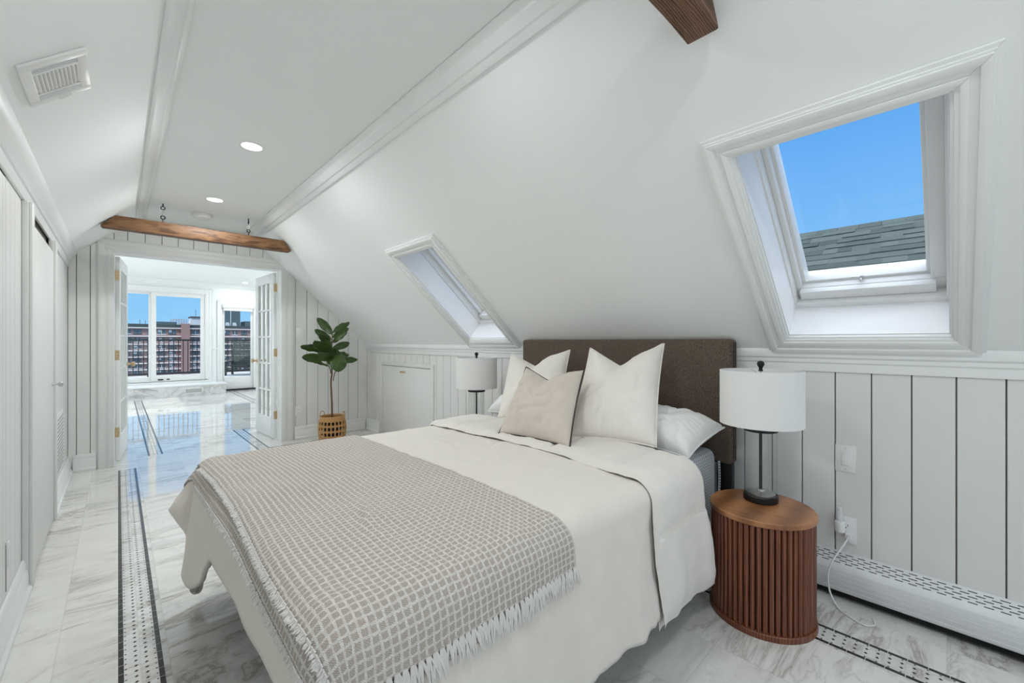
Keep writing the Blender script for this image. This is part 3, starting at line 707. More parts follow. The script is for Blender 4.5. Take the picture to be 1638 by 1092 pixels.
# ---------------------------------------------------------------- switches, outlets, plug-in light, heater
def plate(kind, c, axis, label, rocker=True):
    """c: centre on the wall face; axis 'x' = wall facing -x, 'y' = wall facing -y"""
    t = thing(kind, c, label, 'light switch' if 'switch' in kind else 'outlet')
    def B(mb, u0, z0, u1, z1, d0, d1, mi=0):
        if axis == 'x': mb.box((c[0]-d1, c[1]+u0, c[2]+z0), (c[0]-d0, c[1]+u1, c[2]+z1), mi)
        else: mb.box((c[0]+u0, c[1]-d1, c[2]+z0), (c[0]+u1, c[1]-d0, c[2]+z1), mi)
    mb = MB(); B(mb,-.038,-.061,.038,.061,0,.006); mb.build('wall_plate', M['white'], t, bevel=.002)
    if 'switch' in kind:
        mb = MB(); B(mb,-.017,-.033,.017,.033,.0055,.0075); mb.build('bezel', M['heater'], t, bevel=.001)
        mb = MB(); B(mb,-.014,-.029,.014,.004,.007,.010); B(mb,-.014,.004,.014,.029,.007,.0085); mb.build('rocker', M['white'], t, bevel=.001)
        for zz in (.045,-.050):
            mb = MB(); B(mb,-.0025,zz,.0025,zz+.005,.006,.0068); mb.build('screw', M['steel'], t)
    else:
        for s in (-1,1):
            mb = MB(); B(mb,-.017,s*.020-.014,.017,s*.020+.014,.0055,.008); f = mb.build('socket', M['white'], t, bevel=.002)
            mb = MB(); B(mb,-.008,s*.020-.004,-.006,s*.020+.006,.008,.0084); B(mb,.006,s*.020-.004,.008,s*.020+.006,.008,.0084); B(mb,-.002,s*.020-.011,.002,s*.020-.007,.008,.0084); mb.build('slots', M['slot'], f, smooth=False)
    return t
plate('light_switch', (XR,.343,.638), 'x', 'white rocker switch plate on the panelled wall right of the near lamp')
plate('wall_outlet', (XR,.341,.311), 'x', 'white outlet plate low on the right wall with a plug and cord in it')
plate('light_switch', (1.597,YF,1.285), 'y', 'white rocker switch plate on the far wall beside the right glazed door')
plate('wall_outlet', (1.592,YF,.335), 'y', 'white double outlet low on the far wall left of the fig tree')
t = thing('plug_in_freshener', (XR-.03,.36,.345), 'translucent white plug-in air freshener in the outlet right of the nightstand', 'air freshener')
mb = MB(); mb.lathe([(.018,.305),(.020,.33),(.019,.352),(.0175,.354)], (XR-.032,.36,0), 18); mb.build('body', M['white'], t)
tt = NT('clear_bottle'); tb = tt.bsdf((.85,.87,.87), .12, Alpha=.55); M['clear'] = tb
mb = MB(); mb.lathe([(.014,.355),(.013,.385),(.009,.40),(.008,.415),(.004,.418)], (XR-.032,.36,0), 18); mb.build('bottle', M['clear'], t)
mb = MB(); mb.box((XR-.035,.350,.31),(XR-.008,.370,.335)); mb.build('prongs', M['white'], t, bevel=.002)
def smooth_path(P, n=10):
    P = [Vector(p) for p in P]; out = []
    for i in range(len(P)-1):
        a, b, c, d = P[max(i-1,0)], P[i], P[i+1], P[min(i+2,len(P)-1)]
        for k in range(n):
            t = k/n; out.append(.5*((2*b)+(c-a)*t+(2*a-5*b+4*c-d)*t*t+(3*b-a-3*c+d)*t**3))
    return out + [P[-1]]
t = thing('lamp_cord', (XR-.1,.36,0), 'thin clear lamp cord hanging from the outlet down over the heater to the floor', 'cord')
mb = MB(); mb.box((XR-.030,.318,.270),(XR-.008,.342,.300)); mb.build('plug', M['white'], t, bevel=.003)
mb = MB(); mb.tube(smooth_path([(XR-.03,.33,.285),(XR-.05,.345,.25),(XR-.085,.375,.19),(XR-.10,.392,.12),(XR-.105,.385,.05),(XR-.14,.35,.006),(XR-.18,.30,.004),(XR-.20,.255,.004),(XR-.17,.225,.004),(XR-.12,.235,.004)]), .0035, 8)
mb.build('cable', M['white'], t)
h = thing('baseboard_heater', (XR-.04,-.65,0), 'long white baseboard heater with slotted top along the right wall', 'heater')
mb = MB(); HY0, HY1 = YB+.02, .70
prof = [(XR,.205),(XR-.008,.208),(XR-.052,.158),(XR-.064,.140),(XR-.064,.048),(XR-.056,.040),(XR-.052,.044),(XR-.052,.135),(XR-.010,.185),(XR,.185)]
mb.prism([(p[0],HY0,p[1]) for p in prof], (0,HY1-HY0,0))
for k in range(4): mb.box((XR-.0655,HY0,.058+k*.021),(XR-.063,HY1,.060+k*.021))
mb.build('cover', M['heater'], h, bevel=.0008, seg=1)
mb = MB(); mb.box((XR-.045,HY0,.015),(XR,HY1,.045)); mb.build('fin_element', M['dark'], h, smooth=False)
mb = MB(); d = Vector((-.044,0,-.050)).normalized(); nn = Vector((-.75,0,.66))
for r in range(5):
    for i in range(64):
        y = HY1 - .05 - i*.042 - (r % 2)*.021
        if y < HY0 + .05: continue
        p = Vector((XR-.010,y,.2057)) + d*(.010+r*.0105)
        a, b = p - d*.0016, p + d*.0016; q = nn*.0006; L = Vector((0,.026,0))
        mb.hexa([a-q*4, b-q*4, b-q*4+L, a-q*4+L, a+q, b+q, b+q+L, a+q+L])
mb.build('grille_slots', M['slot'], h, smooth=False)

# ---------------------------------------------------------------- bed
ZT, XI, YI0, YI1 = .645, .315, .835, 2.265
def drape(X, Y, off=0., flare=.10, bump=True):
    """where a point of a flat cloth lies once it is laid over the mattress"""
    r = .072 + off
    qx, qy = max(X, XI), clamp(Y, YI0, YI1)
    dx, dy = X - qx, Y - qy; a = math.hypot(dx, dy)
    crown = .018*math.sin(PI*clamp((qy-YI0)/(YI1-YI0),0,1))*clamp((qx-XI)/.4,0,1)
    if a < 1e-6: return Vector((X, Y, ZT + off + crown))
    ux, uy = dx/a, dy/a; aq = r*PI/2
    if a < aq: o, dz = r*math.sin(a/r), r*(1-math.cos(a/r))
    else: o, dz = r + (a-aq)*flare, r + (a-aq)*math.sqrt(1-flare*flare)
    if bump and a > aq*.6:
        t = clamp((a-aq*.6)/.42, 0, 1)
        if dx < 0 and qy == YI1 and dy > 0:                      # far foot corner flares out and tucks under
            c = math.sin(2*math.atan2(uy, -ux))
            tri = 1 - abs(t-.42)/.42 if t < .42 else max(0, 1 - (t-.42)/.40)
            o += c*(.115*tri - .07*sstep(.45, 1, t) + .07*sstep(.8,1.1,t))
        s = qx*1.0 + math.atan2(uy, ux)*.25 - qy
        if dx == 0: f = .013*math.sin(s*9+1.3) + .006*math.sin(s*23+.4) + .003*math.sin(s*47)
        else: f = .012*math.sin(s*12+2.2)
        o += f*t
    return Vector((qx + ux*o, qy + uy*o, ZT + off - dz + crown))
def wr(p, amp, sc, seed=0): return amp*noise.fractal(Vector((p.x*sc+seed, p.y*sc, p.z*sc)), 1., 2., 4)
bed = thing('bed', (1.3,1.55,0), 'queen bed with a brown tweed upholstered headboard against the knee wall', 'bed')
mb = MB(); mb.box((2.315,.792,.535),(2.405,2.335,1.193)); mb.build('headboard', M['tweed'], bed, bevel=.018, seg=3)
for y in (.80, 2.25):
    mb = MB(); mb.box((2.34,y,0),(2.385,y+.075,.56)); mb.build('headboard_leg', M['black'], bed, bevel=.003)
mb = MB(); mb.box((.50,.90,.14),(2.31,2.24,.255)); mb.build('bed_frame', M['black'], bed, bevel=.006)
for x, y in ((.56,.95),(.56,2.19),(2.2,.95),(2.2,2.19),(1.4,1.55)):
    mb = MB(); mb.lathe([(.022,0),(.026,.02),(.030,.15)], (x,y,0), 16); mb.build('leg', M['black'], bed)
mb = MB(); mb.box((.33,.855,.265),(2.30,2.245,.62)); ma = mb.build('mattress', M['mattress'], origin=(1.3,1.55,.265), bevel=.05, seg=4)
# widen the near head corner of the mattress so that its grey side shows past the duvet
tag(ma, 'grey herringbone mattress whose corner shows between the duvet and the headboard', 'mattress')
mb = MB(); mb.tube(smooth_path([(2.302,.852,.34),(2.305,.848,.45),(2.303,.85,.55)],6), .007, 8); mb.build('piping', M['mattress'], ma)

duv = thing('duvet', (1.0,1.55,.645), 'cream cotton duvet spread over the bed and turned back below the pillows', 'duvet')
NX, NY = 130, 190
def foot_over(Y):
    return XI - (.225 + .02*math.sin(Y*5) + .29*sstep(1.68,2.12,Y) + .10*sstep(1.1,.6,Y))
def dpt(u, v):
    Y = lerp(YI0-.50-.006*math.sin(u*5), YI1+.55, v); X = lerp(foot_over(Y), 1.86, u)
    ex, ey = min(0, X-XI), max(0, Y-YI1); d_ = math.hypot(ex, ey); lim = .585 + .05*math.cos(4*(math.atan2(ey, -ex)-.95))
    if ex < 0 and ey > 0 and d_ > lim: X = XI + ex*lim/d_; Y = YI1 + ey*lim/d_
    p = drape(X, Y); n = wr(p, .006, 3.3) + wr(p, .0022, 11, 5)
    hang = sstep(.6,.5,p.z)
    n2 = .0035*math.sin(X*38 + 3*math.sin(X*7) + Y*2)*hang
    cr_ = max(0, 1-abs(noise.noise(Vector((X*7.5+p.z*1.6, p.z*1.3+Y*.4, 3.)))) - .80)/.20; cr2 = max(0, 1-abs(noise.noise(Vector((X*3.1+Y*1.2, Y*2.2-X, 8.)))) - .86)/.14
    n2 += .007*cr_*hang; p.z += .0045*cr2*(1-hang)
    p.z += n*(1-hang); p.y += (n*1.4+n2)*hang*(-1 if Y < 1.5 else 1); p.x += n*.5*hang
    return p
mb = MB(); mb.grid(dpt, NX, NY); mb.build('cover', M['duvet'], duv, ang=180, solid=.016)
# turned back band, quilted on its lining side
FX0, FX1 = 1.445, 1.845
FY0, FY1 = YI0-.545, YI1+.53
def fpt(side):
    def f(u, v):
        Y = lerp(FY0, FY1, v)
        e = min(u, 1-u)*(FX1-FX0); ev = min(v, 1-v)*(FY1-FY0)
        puff = .030*(1 - math.exp(-e/.018))*(1-math.exp(-ev/.02))
        q = abs(((Y - .585 + .18) % .36) - .18); qx = abs(u-.93)*(FX1-FX0)
        puff -= .016*math.exp(-(q/.011)**2)*(1 - math.exp(-(e/.03)**2))
        hang0 = clamp((YI0 - Y)/.3, 0, 1)
        X = lerp(FX0, FX1, u) + .010*math.sin(Y*6)*(1-u) - .035*hang0*(1-u) + .0*u
        p = drape(X, Y, (.006 + puff) if side else -.006, flare=.12 if side else .10)
        n = wr(p, .007, 5, 9) + wr(p, .003, 16, 2); 
        hang = sstep(.62,.5,p.z)
        if side: p.z += n*(1-hang)*1.0; p.y += n*hang*(-1 if Y < 1.5 else 1)
        else: pass
        return p
    return f
mb = MB(); mb.grid(fpt(True), 44, 200); mb.grid(fpt(False), 44, 200)
mb.build('turned_back_edge', M['quilt'], duv, ang=80)

# woven throw
TX0, TX1 = .255, .945
thr = thing('throw_blanket', (.6,1.5,.66), 'taupe and white basket-weave throw with fringed ends laid across the foot of the bed', 'throw')
def tpt(x0, x1, off, near, far, seed):
    def f(u, v):
        Y = lerp(near, far, v); X = lerp(x0 + .012*math.sin(Y*4+seed), x1 + .010*math.sin(Y*3), u)
        p = drape(X, Y, off, flare=.10); b = drape(X, Y, off+.01, flare=.10); n = (b-p)
        if n.length > 1e-6: n.normalize()
        c = math.sin(X/PIT*2*PI)*math.sin(Y/PIT*2*PI)
        p += n*(.0016*c + .004*noise.noise(Vector((X*6,Y*6,seed))) + .0035*noise.noise(Vector((X*17,Y*17,seed))))
        if seed == 1:                                           # a soft crease across the top
            cx = .62 + .10*(Y-1.2); d = (X - .52) - .35*(Y-1.15)
            p += n*.011*math.exp(-(d/.016)**2)*sstep(.12,.0,abs(Y-1.17))
        return p
    return f
def tuv(x0, x1, near, far): return lambda u, v: (lerp(x0,x1,u), lerp(near,far,v))
NE = YI0 - .185
mb = MB(); mb.grid(tpt(TX0,TX1,.019,NE,YI1+.30,1), 120, 330, uvf=tuv(TX0,TX1,NE,YI1+.30)); mb.build('woven_top', M['weave'], thr, ang=180, solid=.005)
mb = MB(); mb.grid(tpt(TX0-.050,TX1-.03,.008,NE-.02,YI1+.27,2), 100, 220, uvf=tuv(TX0-.05,TX1-.03,NE,YI1+.28)); mb.build('woven_underlayer', M['weave'], thr, ang=180, solid=.004)
def fringe(ptfn, count, ln, spread, dirfn, strands=4, rad=.0022, seed=1):
    rnd = random.Random(seed); mb = MB()
    for i in range(count):
        t = (i+.5)/count; p, d, side = dirfn(t); tw = rnd.uniform(-.25,.25)
        for k in range(strands):
            l = ln*rnd.uniform(.75,1.15); o = side*((k/(max(1,strands-1))-.5)*spread)
            e = d*l + side*(rnd.uniform(-.3,.3)*l*.5 + tw*l*.6 + (k-1.5)*.002)
            nrm = d.cross(side)
            mb.tube([p+o*.5, p+o*.9+e*.35+nrm*.003, p+o+e*.7+nrm*rnd.uniform(-.001,.004), p+o*.8+e], [rad*.9,rad*1.15,rad,rad*.45], 5)
    return mb
ft = tpt(TX0,TX1,.021,NE,YI1+.3,1)
def near_dir(t):
    p = ft(t, .002); q = ft(t, .012); s = ft(min(1,t+.01), .002) - ft(max(0,t-.01), .002)
    return p, (p-q).normalized(), s.normalized()
fringe(ft, 42, .055, .013, near_dir, 5, .0026, 3).build('fringe', M['fringe'], thr)
def edge_dir(t):
    t = .01 + t*.80
    p = ft(.0, t); q = ft(.02, t); s = ft(0, min(1,t+.004)) - ft(0, max(0,t-.004))
    return p, (p-q).normalized(), s.normalized()
fringe(ft, 150, .016, .008, edge_dir, 3, .0022, 4).build('selvedge', M['fringe'], thr)
fu = tpt(TX0-.05,TX1-.03,.010,NE-.02,YI1+.27,2)
def edge_dir2(t):
    t = .01 + t*.80
    p = fu(.0, t); q = fu(.02, t); s = fu(0, min(1,t+.004)) - fu(0, max(0,t-.004))
    return p, (p-q).normalized(), s.normalized()
fringe(fu, 130, .018, .008, edge_dir2, 3, .0022, 6).build('selvedge', M['fringe'], thr)

# pillows
def pillow(BL, BR, TR, TL, T, chop=0., pinch=.07, n=44, sag=0., seed=0, face=None, amp=.006, flat=.62, under=1.):
    """returns (MB, edge points); face = outward direction of the front"""
    BL, BR, TR, TL = map(Vector, (BL, BR, TR, TL))
    nrm = (BR-BL).cross(TL-BL).normalized()
    if face is not None and nrm.dot(Vector(face)) < 0: nrm = -nrm
    def base(u, v):
        U = u*(1 - pinch*(1-v*v)); W = v*(1 - pinch*(1-u*u))
        if chop: W -= chop*max(0, 1-abs(u+.04)*1.02)**1.05*(max(0,(v+1)/2)**2.0)
        a = (U+1)/2; b = (W+1)/2
        return BL*(1-a)*(1-b) + BR*a*(1-b) + TR*a*b + TL*(1-a)*b
    def hgt(u, v):
        h = T/2*(max(0,(1-abs(u)**3.2))*max(0,(1-abs(v)**3.2)))**flat
        if chop: h *= 1 - .62*math.exp(-((u+.04)/.30)**2)*sstep(-.1,1,v)
        return h
    mb = MB()
    def side(sg):
        def f(a, b):
            u, v = 2*a-1, 2*b-1; p = base(u, v); h = hgt(u, v)
            rg = 1-abs(noise.noise(Vector((p.x*9+seed,p.y*9,p.z*7))))
            w = wr(p, amp, 7, seed) + wr(p, amp*.45, 19, seed+3) - amp*.9*max(0,rg-.82)/.18
            rad = math.atan2(v, u); e = min(1-abs(u), 1-abs(v))
            w += amp*.9*math.sin(rad*26+seed+2*math.sin(rad*5))*math.exp(-e/.25)*(h/(T/2))
            return p + nrm*sg*(h + w*(h/(T/2)))*(1 if sg > 0 else under)
        return f
    mb.grid(side(1), n, n); mb.grid(side(-1), n, n)
    bmesh.ops.remove_doubles(mb.bm, verts=mb.bm.verts, dist=.0006)
    E = [base(2*i/40-1, -1) for i in range(40)] + [base(1, 2*i/40-1) for i in range(40)] + [base(1-2*i/40, 1) for i in range(40)] + [base(-1, 1-2*i/40) for i in range(40)]
    return mb, E
def pil(name, label, mat, args, kw, cat='pillow', group=None, pipe=None, pr=.004):
    mb, E = pillow(*args, **kw); c = sum((Vector(a) for a in args[:4]), Vector())/4; c.z = min(a[2] for a in args[:4])
    t = thing(name, tuple(c), label, cat, group)
    mb.build('pillowcase' if name != 'cushion' else 'cover', M[mat], t, ang=180)
    m2 = MB(); m2.tube(E, pr, 6, closed=True); m2.build('piping' if pipe else 'seam_edge', M[pipe or mat], t)
    return t
UPF = (-.25,0,1); LF = (-1,-.25,.3)
pil('sleeping_pillow', 'plump white sleeping pillow lying at the right, lamp side of the headboard', 'sheet',
    ((1.945,1.32,.668),(1.915,.840,.642),(2.245,.80,.742),(2.275,1.33,.77),.235), dict(pinch=.07, face=UPF, seed=2, amp=.011, flat=.46, under=.45), group='sleeping pillows')
pil('sleeping_pillow', 'white sleeping pillow mostly hidden at the far left end of the headboard', 'sheet',
    ((1.95,2.32,.675),(1.96,1.75,.685),(2.27,1.75,.79),(2.245,2.39,.74),.24), dict(pinch=.07, face=UPF, seed=5, amp=.014, flat=.46, under=.45), group='sleeping pillows')
pil('square_pillow', 'large ivory square pillow with a chopped top, right of the beige cushion', 'euro',
    ((1.70,1.385,.682),(1.835,.958,.684),(2.215,1.108,1.168),(2.12,1.54,1.142),.19), dict(chop=.44, pinch=.055, face=LF, seed=1, amp=.011), group='ivory square pillows')
pil('square_pillow', 'large ivory square pillow with a chopped top, behind the beige cushion', 'euro',
    ((1.80,2.04,.682),(1.86,1.56,.684),(2.215,1.775,1.122),(2.20,2.34,1.090),.19), dict(chop=.42, pinch=.055, face=LF, seed=8, amp=.011), group='ivory square pillows')
pil('cushion', 'oatmeal linen cushion with dark piped edge leaning in front of the ivory pillows', 'cushion',
    ((1.475,1.665,.690),(1.515,1.215,.690),(1.82,1.362,1.026),(1.83,1.81,1.024),.17), dict(chop=.34, pinch=.05, face=LF, seed=4, amp=.014), cat='cushion', pipe='piping', pr=.0042)

# ---------------------------------------------------------------- nightstands and lamps
def nightstand(x, y, label):
    t = thing('nightstand', (x,y,0), label, 'nightstand', 'round slatted nightstands')
    R, Hh = .203, .465
    mb = MB(); mb.lathe([(R-.004,Hh-.024),(R,Hh-.020),(R,Hh-.004),(R-.004,Hh)], (x,y,0), 72); mb.build('top', M['walnut'], t)
    mb = MB(); mb.lathe([(R,.0),(R,.020),(R-.003,.024)], (x,y,0), 72); mb.build('plinth', M['slats'], t)
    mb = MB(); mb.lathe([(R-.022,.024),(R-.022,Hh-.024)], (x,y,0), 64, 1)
    for k in range(54):
        a = 2*PI*k/54; c = (x+(R-.015)*math.cos(a), y+(R-.015)*math.sin(a)); mb.lathe([(.0092,.022),(.0092,Hh-.022)], (c[0],c[1],0), 10, 0)
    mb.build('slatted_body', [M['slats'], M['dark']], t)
    return t
def lamp(x, y, z, label):
    t = thing('table_lamp', (x,y,z), label, 'lamp', 'glass column table lamps')
    mb = MB(); mb.lathe([(.066,0),(.069,.003),(.069,.026),(.066,.030)], (x,y,z), 40); mb.build('base', M['black'], t)
    mb = MB(); mb.lathe([(.058,.030),(.058,.036),(.045,.040),(.040,.040),(.018,.044),(.016,.05)], (x,y,z), 32); mb.build('base_cup', M['steel'], t)
    mb = MB(); mb.lathe([(.067,.030),(.067,.312)], (x,y,z), 44, cap=False); mb.lathe([(.063,.312),(.063,.030)], (x,y,z), 44, cap=False); mb.build('glass_column', M['lampglass'], t)
    mb = MB(); mb.tube([(x,y,z+.03),(x,y,z+.36)], .0065, 14); mb.build('pole', M['black'], t)
    mb = MB(); mb.lathe([(.066,.312),(.069,.314),(.069,.322),(.064,.326)], (x,y,z), 40); mb.lathe([(.020,.326),(.020,.36),(.014,.365)], (x,y,z), 20); mb.build('cap', M['black'], t)
    mb = MB(); mb.tube(smooth_path([(x+.03,y-.02,z+.312),(x+.035,y-.022,z+.2),(x+.03,y-.03,z+.1),(x+.034,y-.02,z+.045)]), .0012, 5); mb.build('cord', M['grey'], t)
    R, b, h = .166, .343, .242
    mb = MB(); mb.lathe([(R-.002,b),(R,b),(R,b+h),(R-.002,b+h),(R-.002,b)], (x,y,z), 72, cap=False); mb.build('lamp_shade', M['shade'], t)
    mb = MB()
    for k in range(3):
        a = 2*PI*k/3+.5; mb.tube([(x,y,z+b+h-.022),(x+(R-.003)*math.cos(a),y+(R-.003)*math.sin(a),z+b+h-.006)], .0016, 6)
    mb.tube([(x,y,z+.36),(x,y,z+b+h+.004)], .003, 8); mb.build('spider', M['steel'], t)
    mb = MB(); mb.lathe([(.010,.0),(.008,.006),(.007,.014),(.010,.020),(.0145,.028),(.015,.036),(.011,.044),(.002,.048)], (x,y,z+b+h-.004), 20); mb.build('finial', M['black'], t)
    return t
nightstand(2.045,.578,'round walnut nightstand with vertical slats standing right of the bed')
nightstand(2.06,2.68,'round walnut slatted nightstand on the far side of the bed under the left lamp')
lamp(2.11,.598,.465,'white drum shade lamp with clear glass column on the near nightstand')
lamp(2.10,2.64,.465,'white drum shade lamp beyond the bed, between the eaves cupboard and the pillows')

# ---------------------------------------------------------------- fig tree in a basket
FX, FY = 1.835, 5.03
bk = thing('wicker_basket', (FX,FY,0), 'natural rattan openwork basket holding the fig tree near the far wall', 'basket')
def br(z): return .118 + .032*math.sin(clamp(z/.29,0,1)*PI*.82+.15)
mb = MB(); NB = 22
ZR = [.006,.012,.018,.075,.081,.137,.143,.199,.205,.255,.262,.269,.276,.283]
for z in ZR: mb.tube([(FX+br(z)*math.cos(2*PI*k/44), FY+br(z)*math.sin(2*PI*k/44), z) for k in range(44)], .0040, 6, closed=True)
for k in range(NB):
    a = 2*PI*k/NB
    for da in (-.035,.035): mb.tube([(FX+(br(z)+.003)*math.cos(a+da), FY+(br(z)+.003)*math.sin(a+da), z) for z in [.004+.031*i for i in range(10)]], .0036, 6)
    for r0 in (.018,.081,.143,.205):                        # crossing canes round each hole
        for sg in (-1,1):
            for zz in (0,1):
                z0_, z1_ = (r0, r0+.017) if zz == 0 else (r0+.057, r0+.040)
                mb.tube([(FX+(br(z0_)+.002)*math.cos(a+PI/NB), FY+(br(z0_)+.002)*math.sin(a+PI/NB), z0_), (FX+(br(z1_)+.002)*math.cos(a+PI/NB+sg*PI/NB), FY+(br(z1_)+.002)*math.sin(a+PI/NB+sg*PI/NB), z1_)], .0036, 6)
for zz in (.289,.296,.303): mb.tube([(FX+br(.29)*math.cos(2*PI*k/48), FY+br(.29)*math.sin(2*PI*k/48), zz) for k in range(48)], .006, 6, closed=True)
mb.lathe([(.11,.004),(.11,.010)], (FX,FY,0), 32); mb.build('weave', M['wicker'], bk)
for a in (2.2, -1.0+.3):
    c = Vector((FX+br(.29)*math.cos(a), FY+br(.29)*math.sin(a), .295)); tdir = Vector((-math.sin(a), math.cos(a), 0))
    mb = MB(); mb.tube([c + tdir*.045*math.cos(PI*i/14) + Vector((0,0,.062*math.sin(PI*i/14))) for i in range(15)], .0045, 8); mb.build('handle', M['wicker'], bk)
fig = thing('fig_tree', (FX,FY,.012), 'small fiddle-leaf fig tree with dark green leaves in the rattan basket', 'plant')
mb = MB(); mb.lathe([(.088,.012),(.105,.225),(.105,.24),(.098,.24),(.096,.215)], (FX,FY,0), 32); mb.build('nursery_pot', M['dark'], fig)
mb = MB(); mb.lathe([(.094,.205),(.094,.222)], (FX,FY,0), 28); mb.build('soil', M['soil'], fig)
CAMX, CAMZ = Vector((0,0,1.18)), 1.18
AN = math.atan2(630, 667.); FW = Vector((math.sin(AN), math.cos(AN), 0)); RT_ = Vector((math.cos(AN), -math.sin(AN), 0))
def W(c, r, y):            # measured leaf points, put at depth y in the room
    px, py = 470 + c/8.4, 490 + r/8.4
    d = FW + RT_*((px-819)/667.) + Vector((0,0,1))*((546-py)/667.)
    return CAMX + d*(y/d.y)
top = W(520,330,FY)
stem = smooth_path([(FX,FY,.21),(FX-.004,FY,.45),(FX-.012,FY+.005,.70),W(512,900,FY),W(505,760,FY),W(510,560,FY),W(515,440,FY),W(522,350,FY)], 6)
mb = MB(); mb.tube(stem, [lerp(.011,.005,i/(len(stem)-1)) for i in range(len(stem))], 10)
mb.tube(smooth_path([W(495,900,FY),W(485,830,FY-.02),W(440,760,FY-.04)],5), .005, 8); mb.tube(smooth_path([W(530,1000,FY),W(540,930,FY-.02),W(560,870,FY-.05)],5), .005, 8)
mb.build('trunk', M['stem'], fig)
LV = [((520,375),(312,152),.10,0,.36),((522,350),(748,212),.05,.0,.30),((520,420),(738,290),-.03,-.02,.36),((518,490),(715,345),-.08,0,.34),((505,450),(278,310),.04,-.02,.36),((500,500),(335,380),-.06,0,.40),
      ((400,600),(88,535),-.02,-.06,.34),((440,700),(106,682),-.05,-.08,.32),((460,800),(238,735),.03,.02,.22),((515,570),(752,490),.06,-.02,.34),((500,640),(275,460),-.09,-.10,.48),((500,735),(330,615),-.10,-.12,.50),
      ((640,640),(556,872),-.10,-.17,.62),((585,735),(860,715),-.02,-.05,.34),((560,640),(745,655),.06,.02,.34),((505,610),(420,430),.04,-.06,.46),((520,720),(545,560),-.06,-.12,.40),((505,640),(470,780),-.05,-.09,.46),((520,560),(640,700),.02,-.08,.42)]
mb = MB()
for i, (b, tp, dt, db, wd) in enumerate(LV):
    B = W(b[0], b[1], FY+db*.6); T = W(tp[0], tp[1], FY+db+dt); ax = T-B; L = ax.length; d = ax.normalized()
    view = (B-CAMX).normalized(); sd = d.cross(view).normalized(); up = sd.cross(d)
    rot = Matrix.Rotation(math.radians(random.uniform(-38,38)), 3, d); sd = rot @ sd; up = rot @ up
    if up.z < 0: up = -up
    hw = L*wd*.56
    def lf(u, v, B=B, d=d, L=L, sd=sd, up=up, hw=hw, i=i):
        w = hw*(math.sin(PI*min(1,u**.85))**.62)*(.72+.45*u)*(1 if u > .02 else .2); s = 2*v-1
        wav = .006*math.sin(u*17+i+s*2)*abs(s)
        return B + d*L*u + sd*w*s + up*(.16*L*math.sin(PI*u)*.5 - abs(s)**1.5*w*.22 + wav + .0)
    mb.grid(lf, 16, 8, uvf=lambda u, v: (u, v))
mb.build('foliage', M['leaf'], fig, ang=180, solid=.0012)

# ---------------------------------------------------------------- outside
M['terrace'] = plain('pale_terrace_paving', (.62,.62,.61), .7)
M['iron'] = plain('dark_iron_rail', (.012,.018,.022), .45)
M['green'] = plain('dark_green_paint', (.008,.026,.024), .6)
def brickm():
    t = NT('red_brick'); b = t.n('TexBrick'); b.inputs['Scale'].default_value = 1.; b.inputs['Brick Width'].default_value = .5; b.inputs['Row Height'].default_value = .18; b.inputs['Mortar Size'].default_value = .02
    b.inputs['Color1'].default_value = (.31,.175,.16,1); b.inputs['Color2'].default_value = (.40,.235,.215,1); b.inputs['Mortar'].default_value = (.42,.33,.31,1)
    co = t.coord('Object', (1,1,1), (PI/2,0,0)); t.l(co, b.inputs['Vector'])
    n = t.noise(t.coord(), .15, 4); c = t.mix(t.math('MULTIPLY', n, .5), b.outputs['Color'], (.25,.16,.15))
    return t.bsdf(c, .9)
M['brick'] = brickm()
M['band'] = plain('pale_concrete_band', (.80,.79,.78), .8)
M['winglass'] = plain('dark_window_glass', (.10,.14,.17), .25)
M['parapet'] = plain('dark_parapet', (.045,.055,.06), .8)
M['metalgreen'] = plain('grey_green_cladding', (.07,.115,.125), .6)
M['pale'] = plain('pale_cladding', (.62,.66,.68), .4)
M['pink'] = plain('pink_scaffold', (.45,.30,.29), .8)
g = MB(); g.box((-120,60,-30.4),(260,420,-30)); struct(g.build('ground', plain('street_grey', (.16,.16,.16), .9)))
mb = MB(); mb.box((-3.0,BY1+.15,-.1),(6.5,13.9,.30)); struct(mb.build('terrace_floor', M['terrace']))
rl = thing('railing', (1.0,13.45,.30), 'dark iron terrace railing with thin upright balusters outside the windows', 'railing')
RY = 13.45
mb = MB(); mb.box((-2.9,RY-.025,1.195),(6.4,RY+.025,1.238)); mb.build('top_rail', M['iron'], rl, bevel=.003)
mb = MB(); mb.box((-2.9,RY-.02,.365),(6.4,RY+.02,.41)); mb.build('bottom_rail', M['iron'], rl, bevel=.003)
for i in range(98):
    x = -2.86 + i*.0945
    mb = MB(); mb.box((x-.009,RY-.009,.40),(x+.009,RY+.009,1.21)); mb.build('baluster', M['iron'], rl, smooth=False)
for x in (-2.6,.545,3.7,6.2):
    mb = MB(); mb.box((x-.032,RY-.032,.30),(x+.032,RY+.032,1.27)); mb.build('post', M['iron'], rl, bevel=.003)
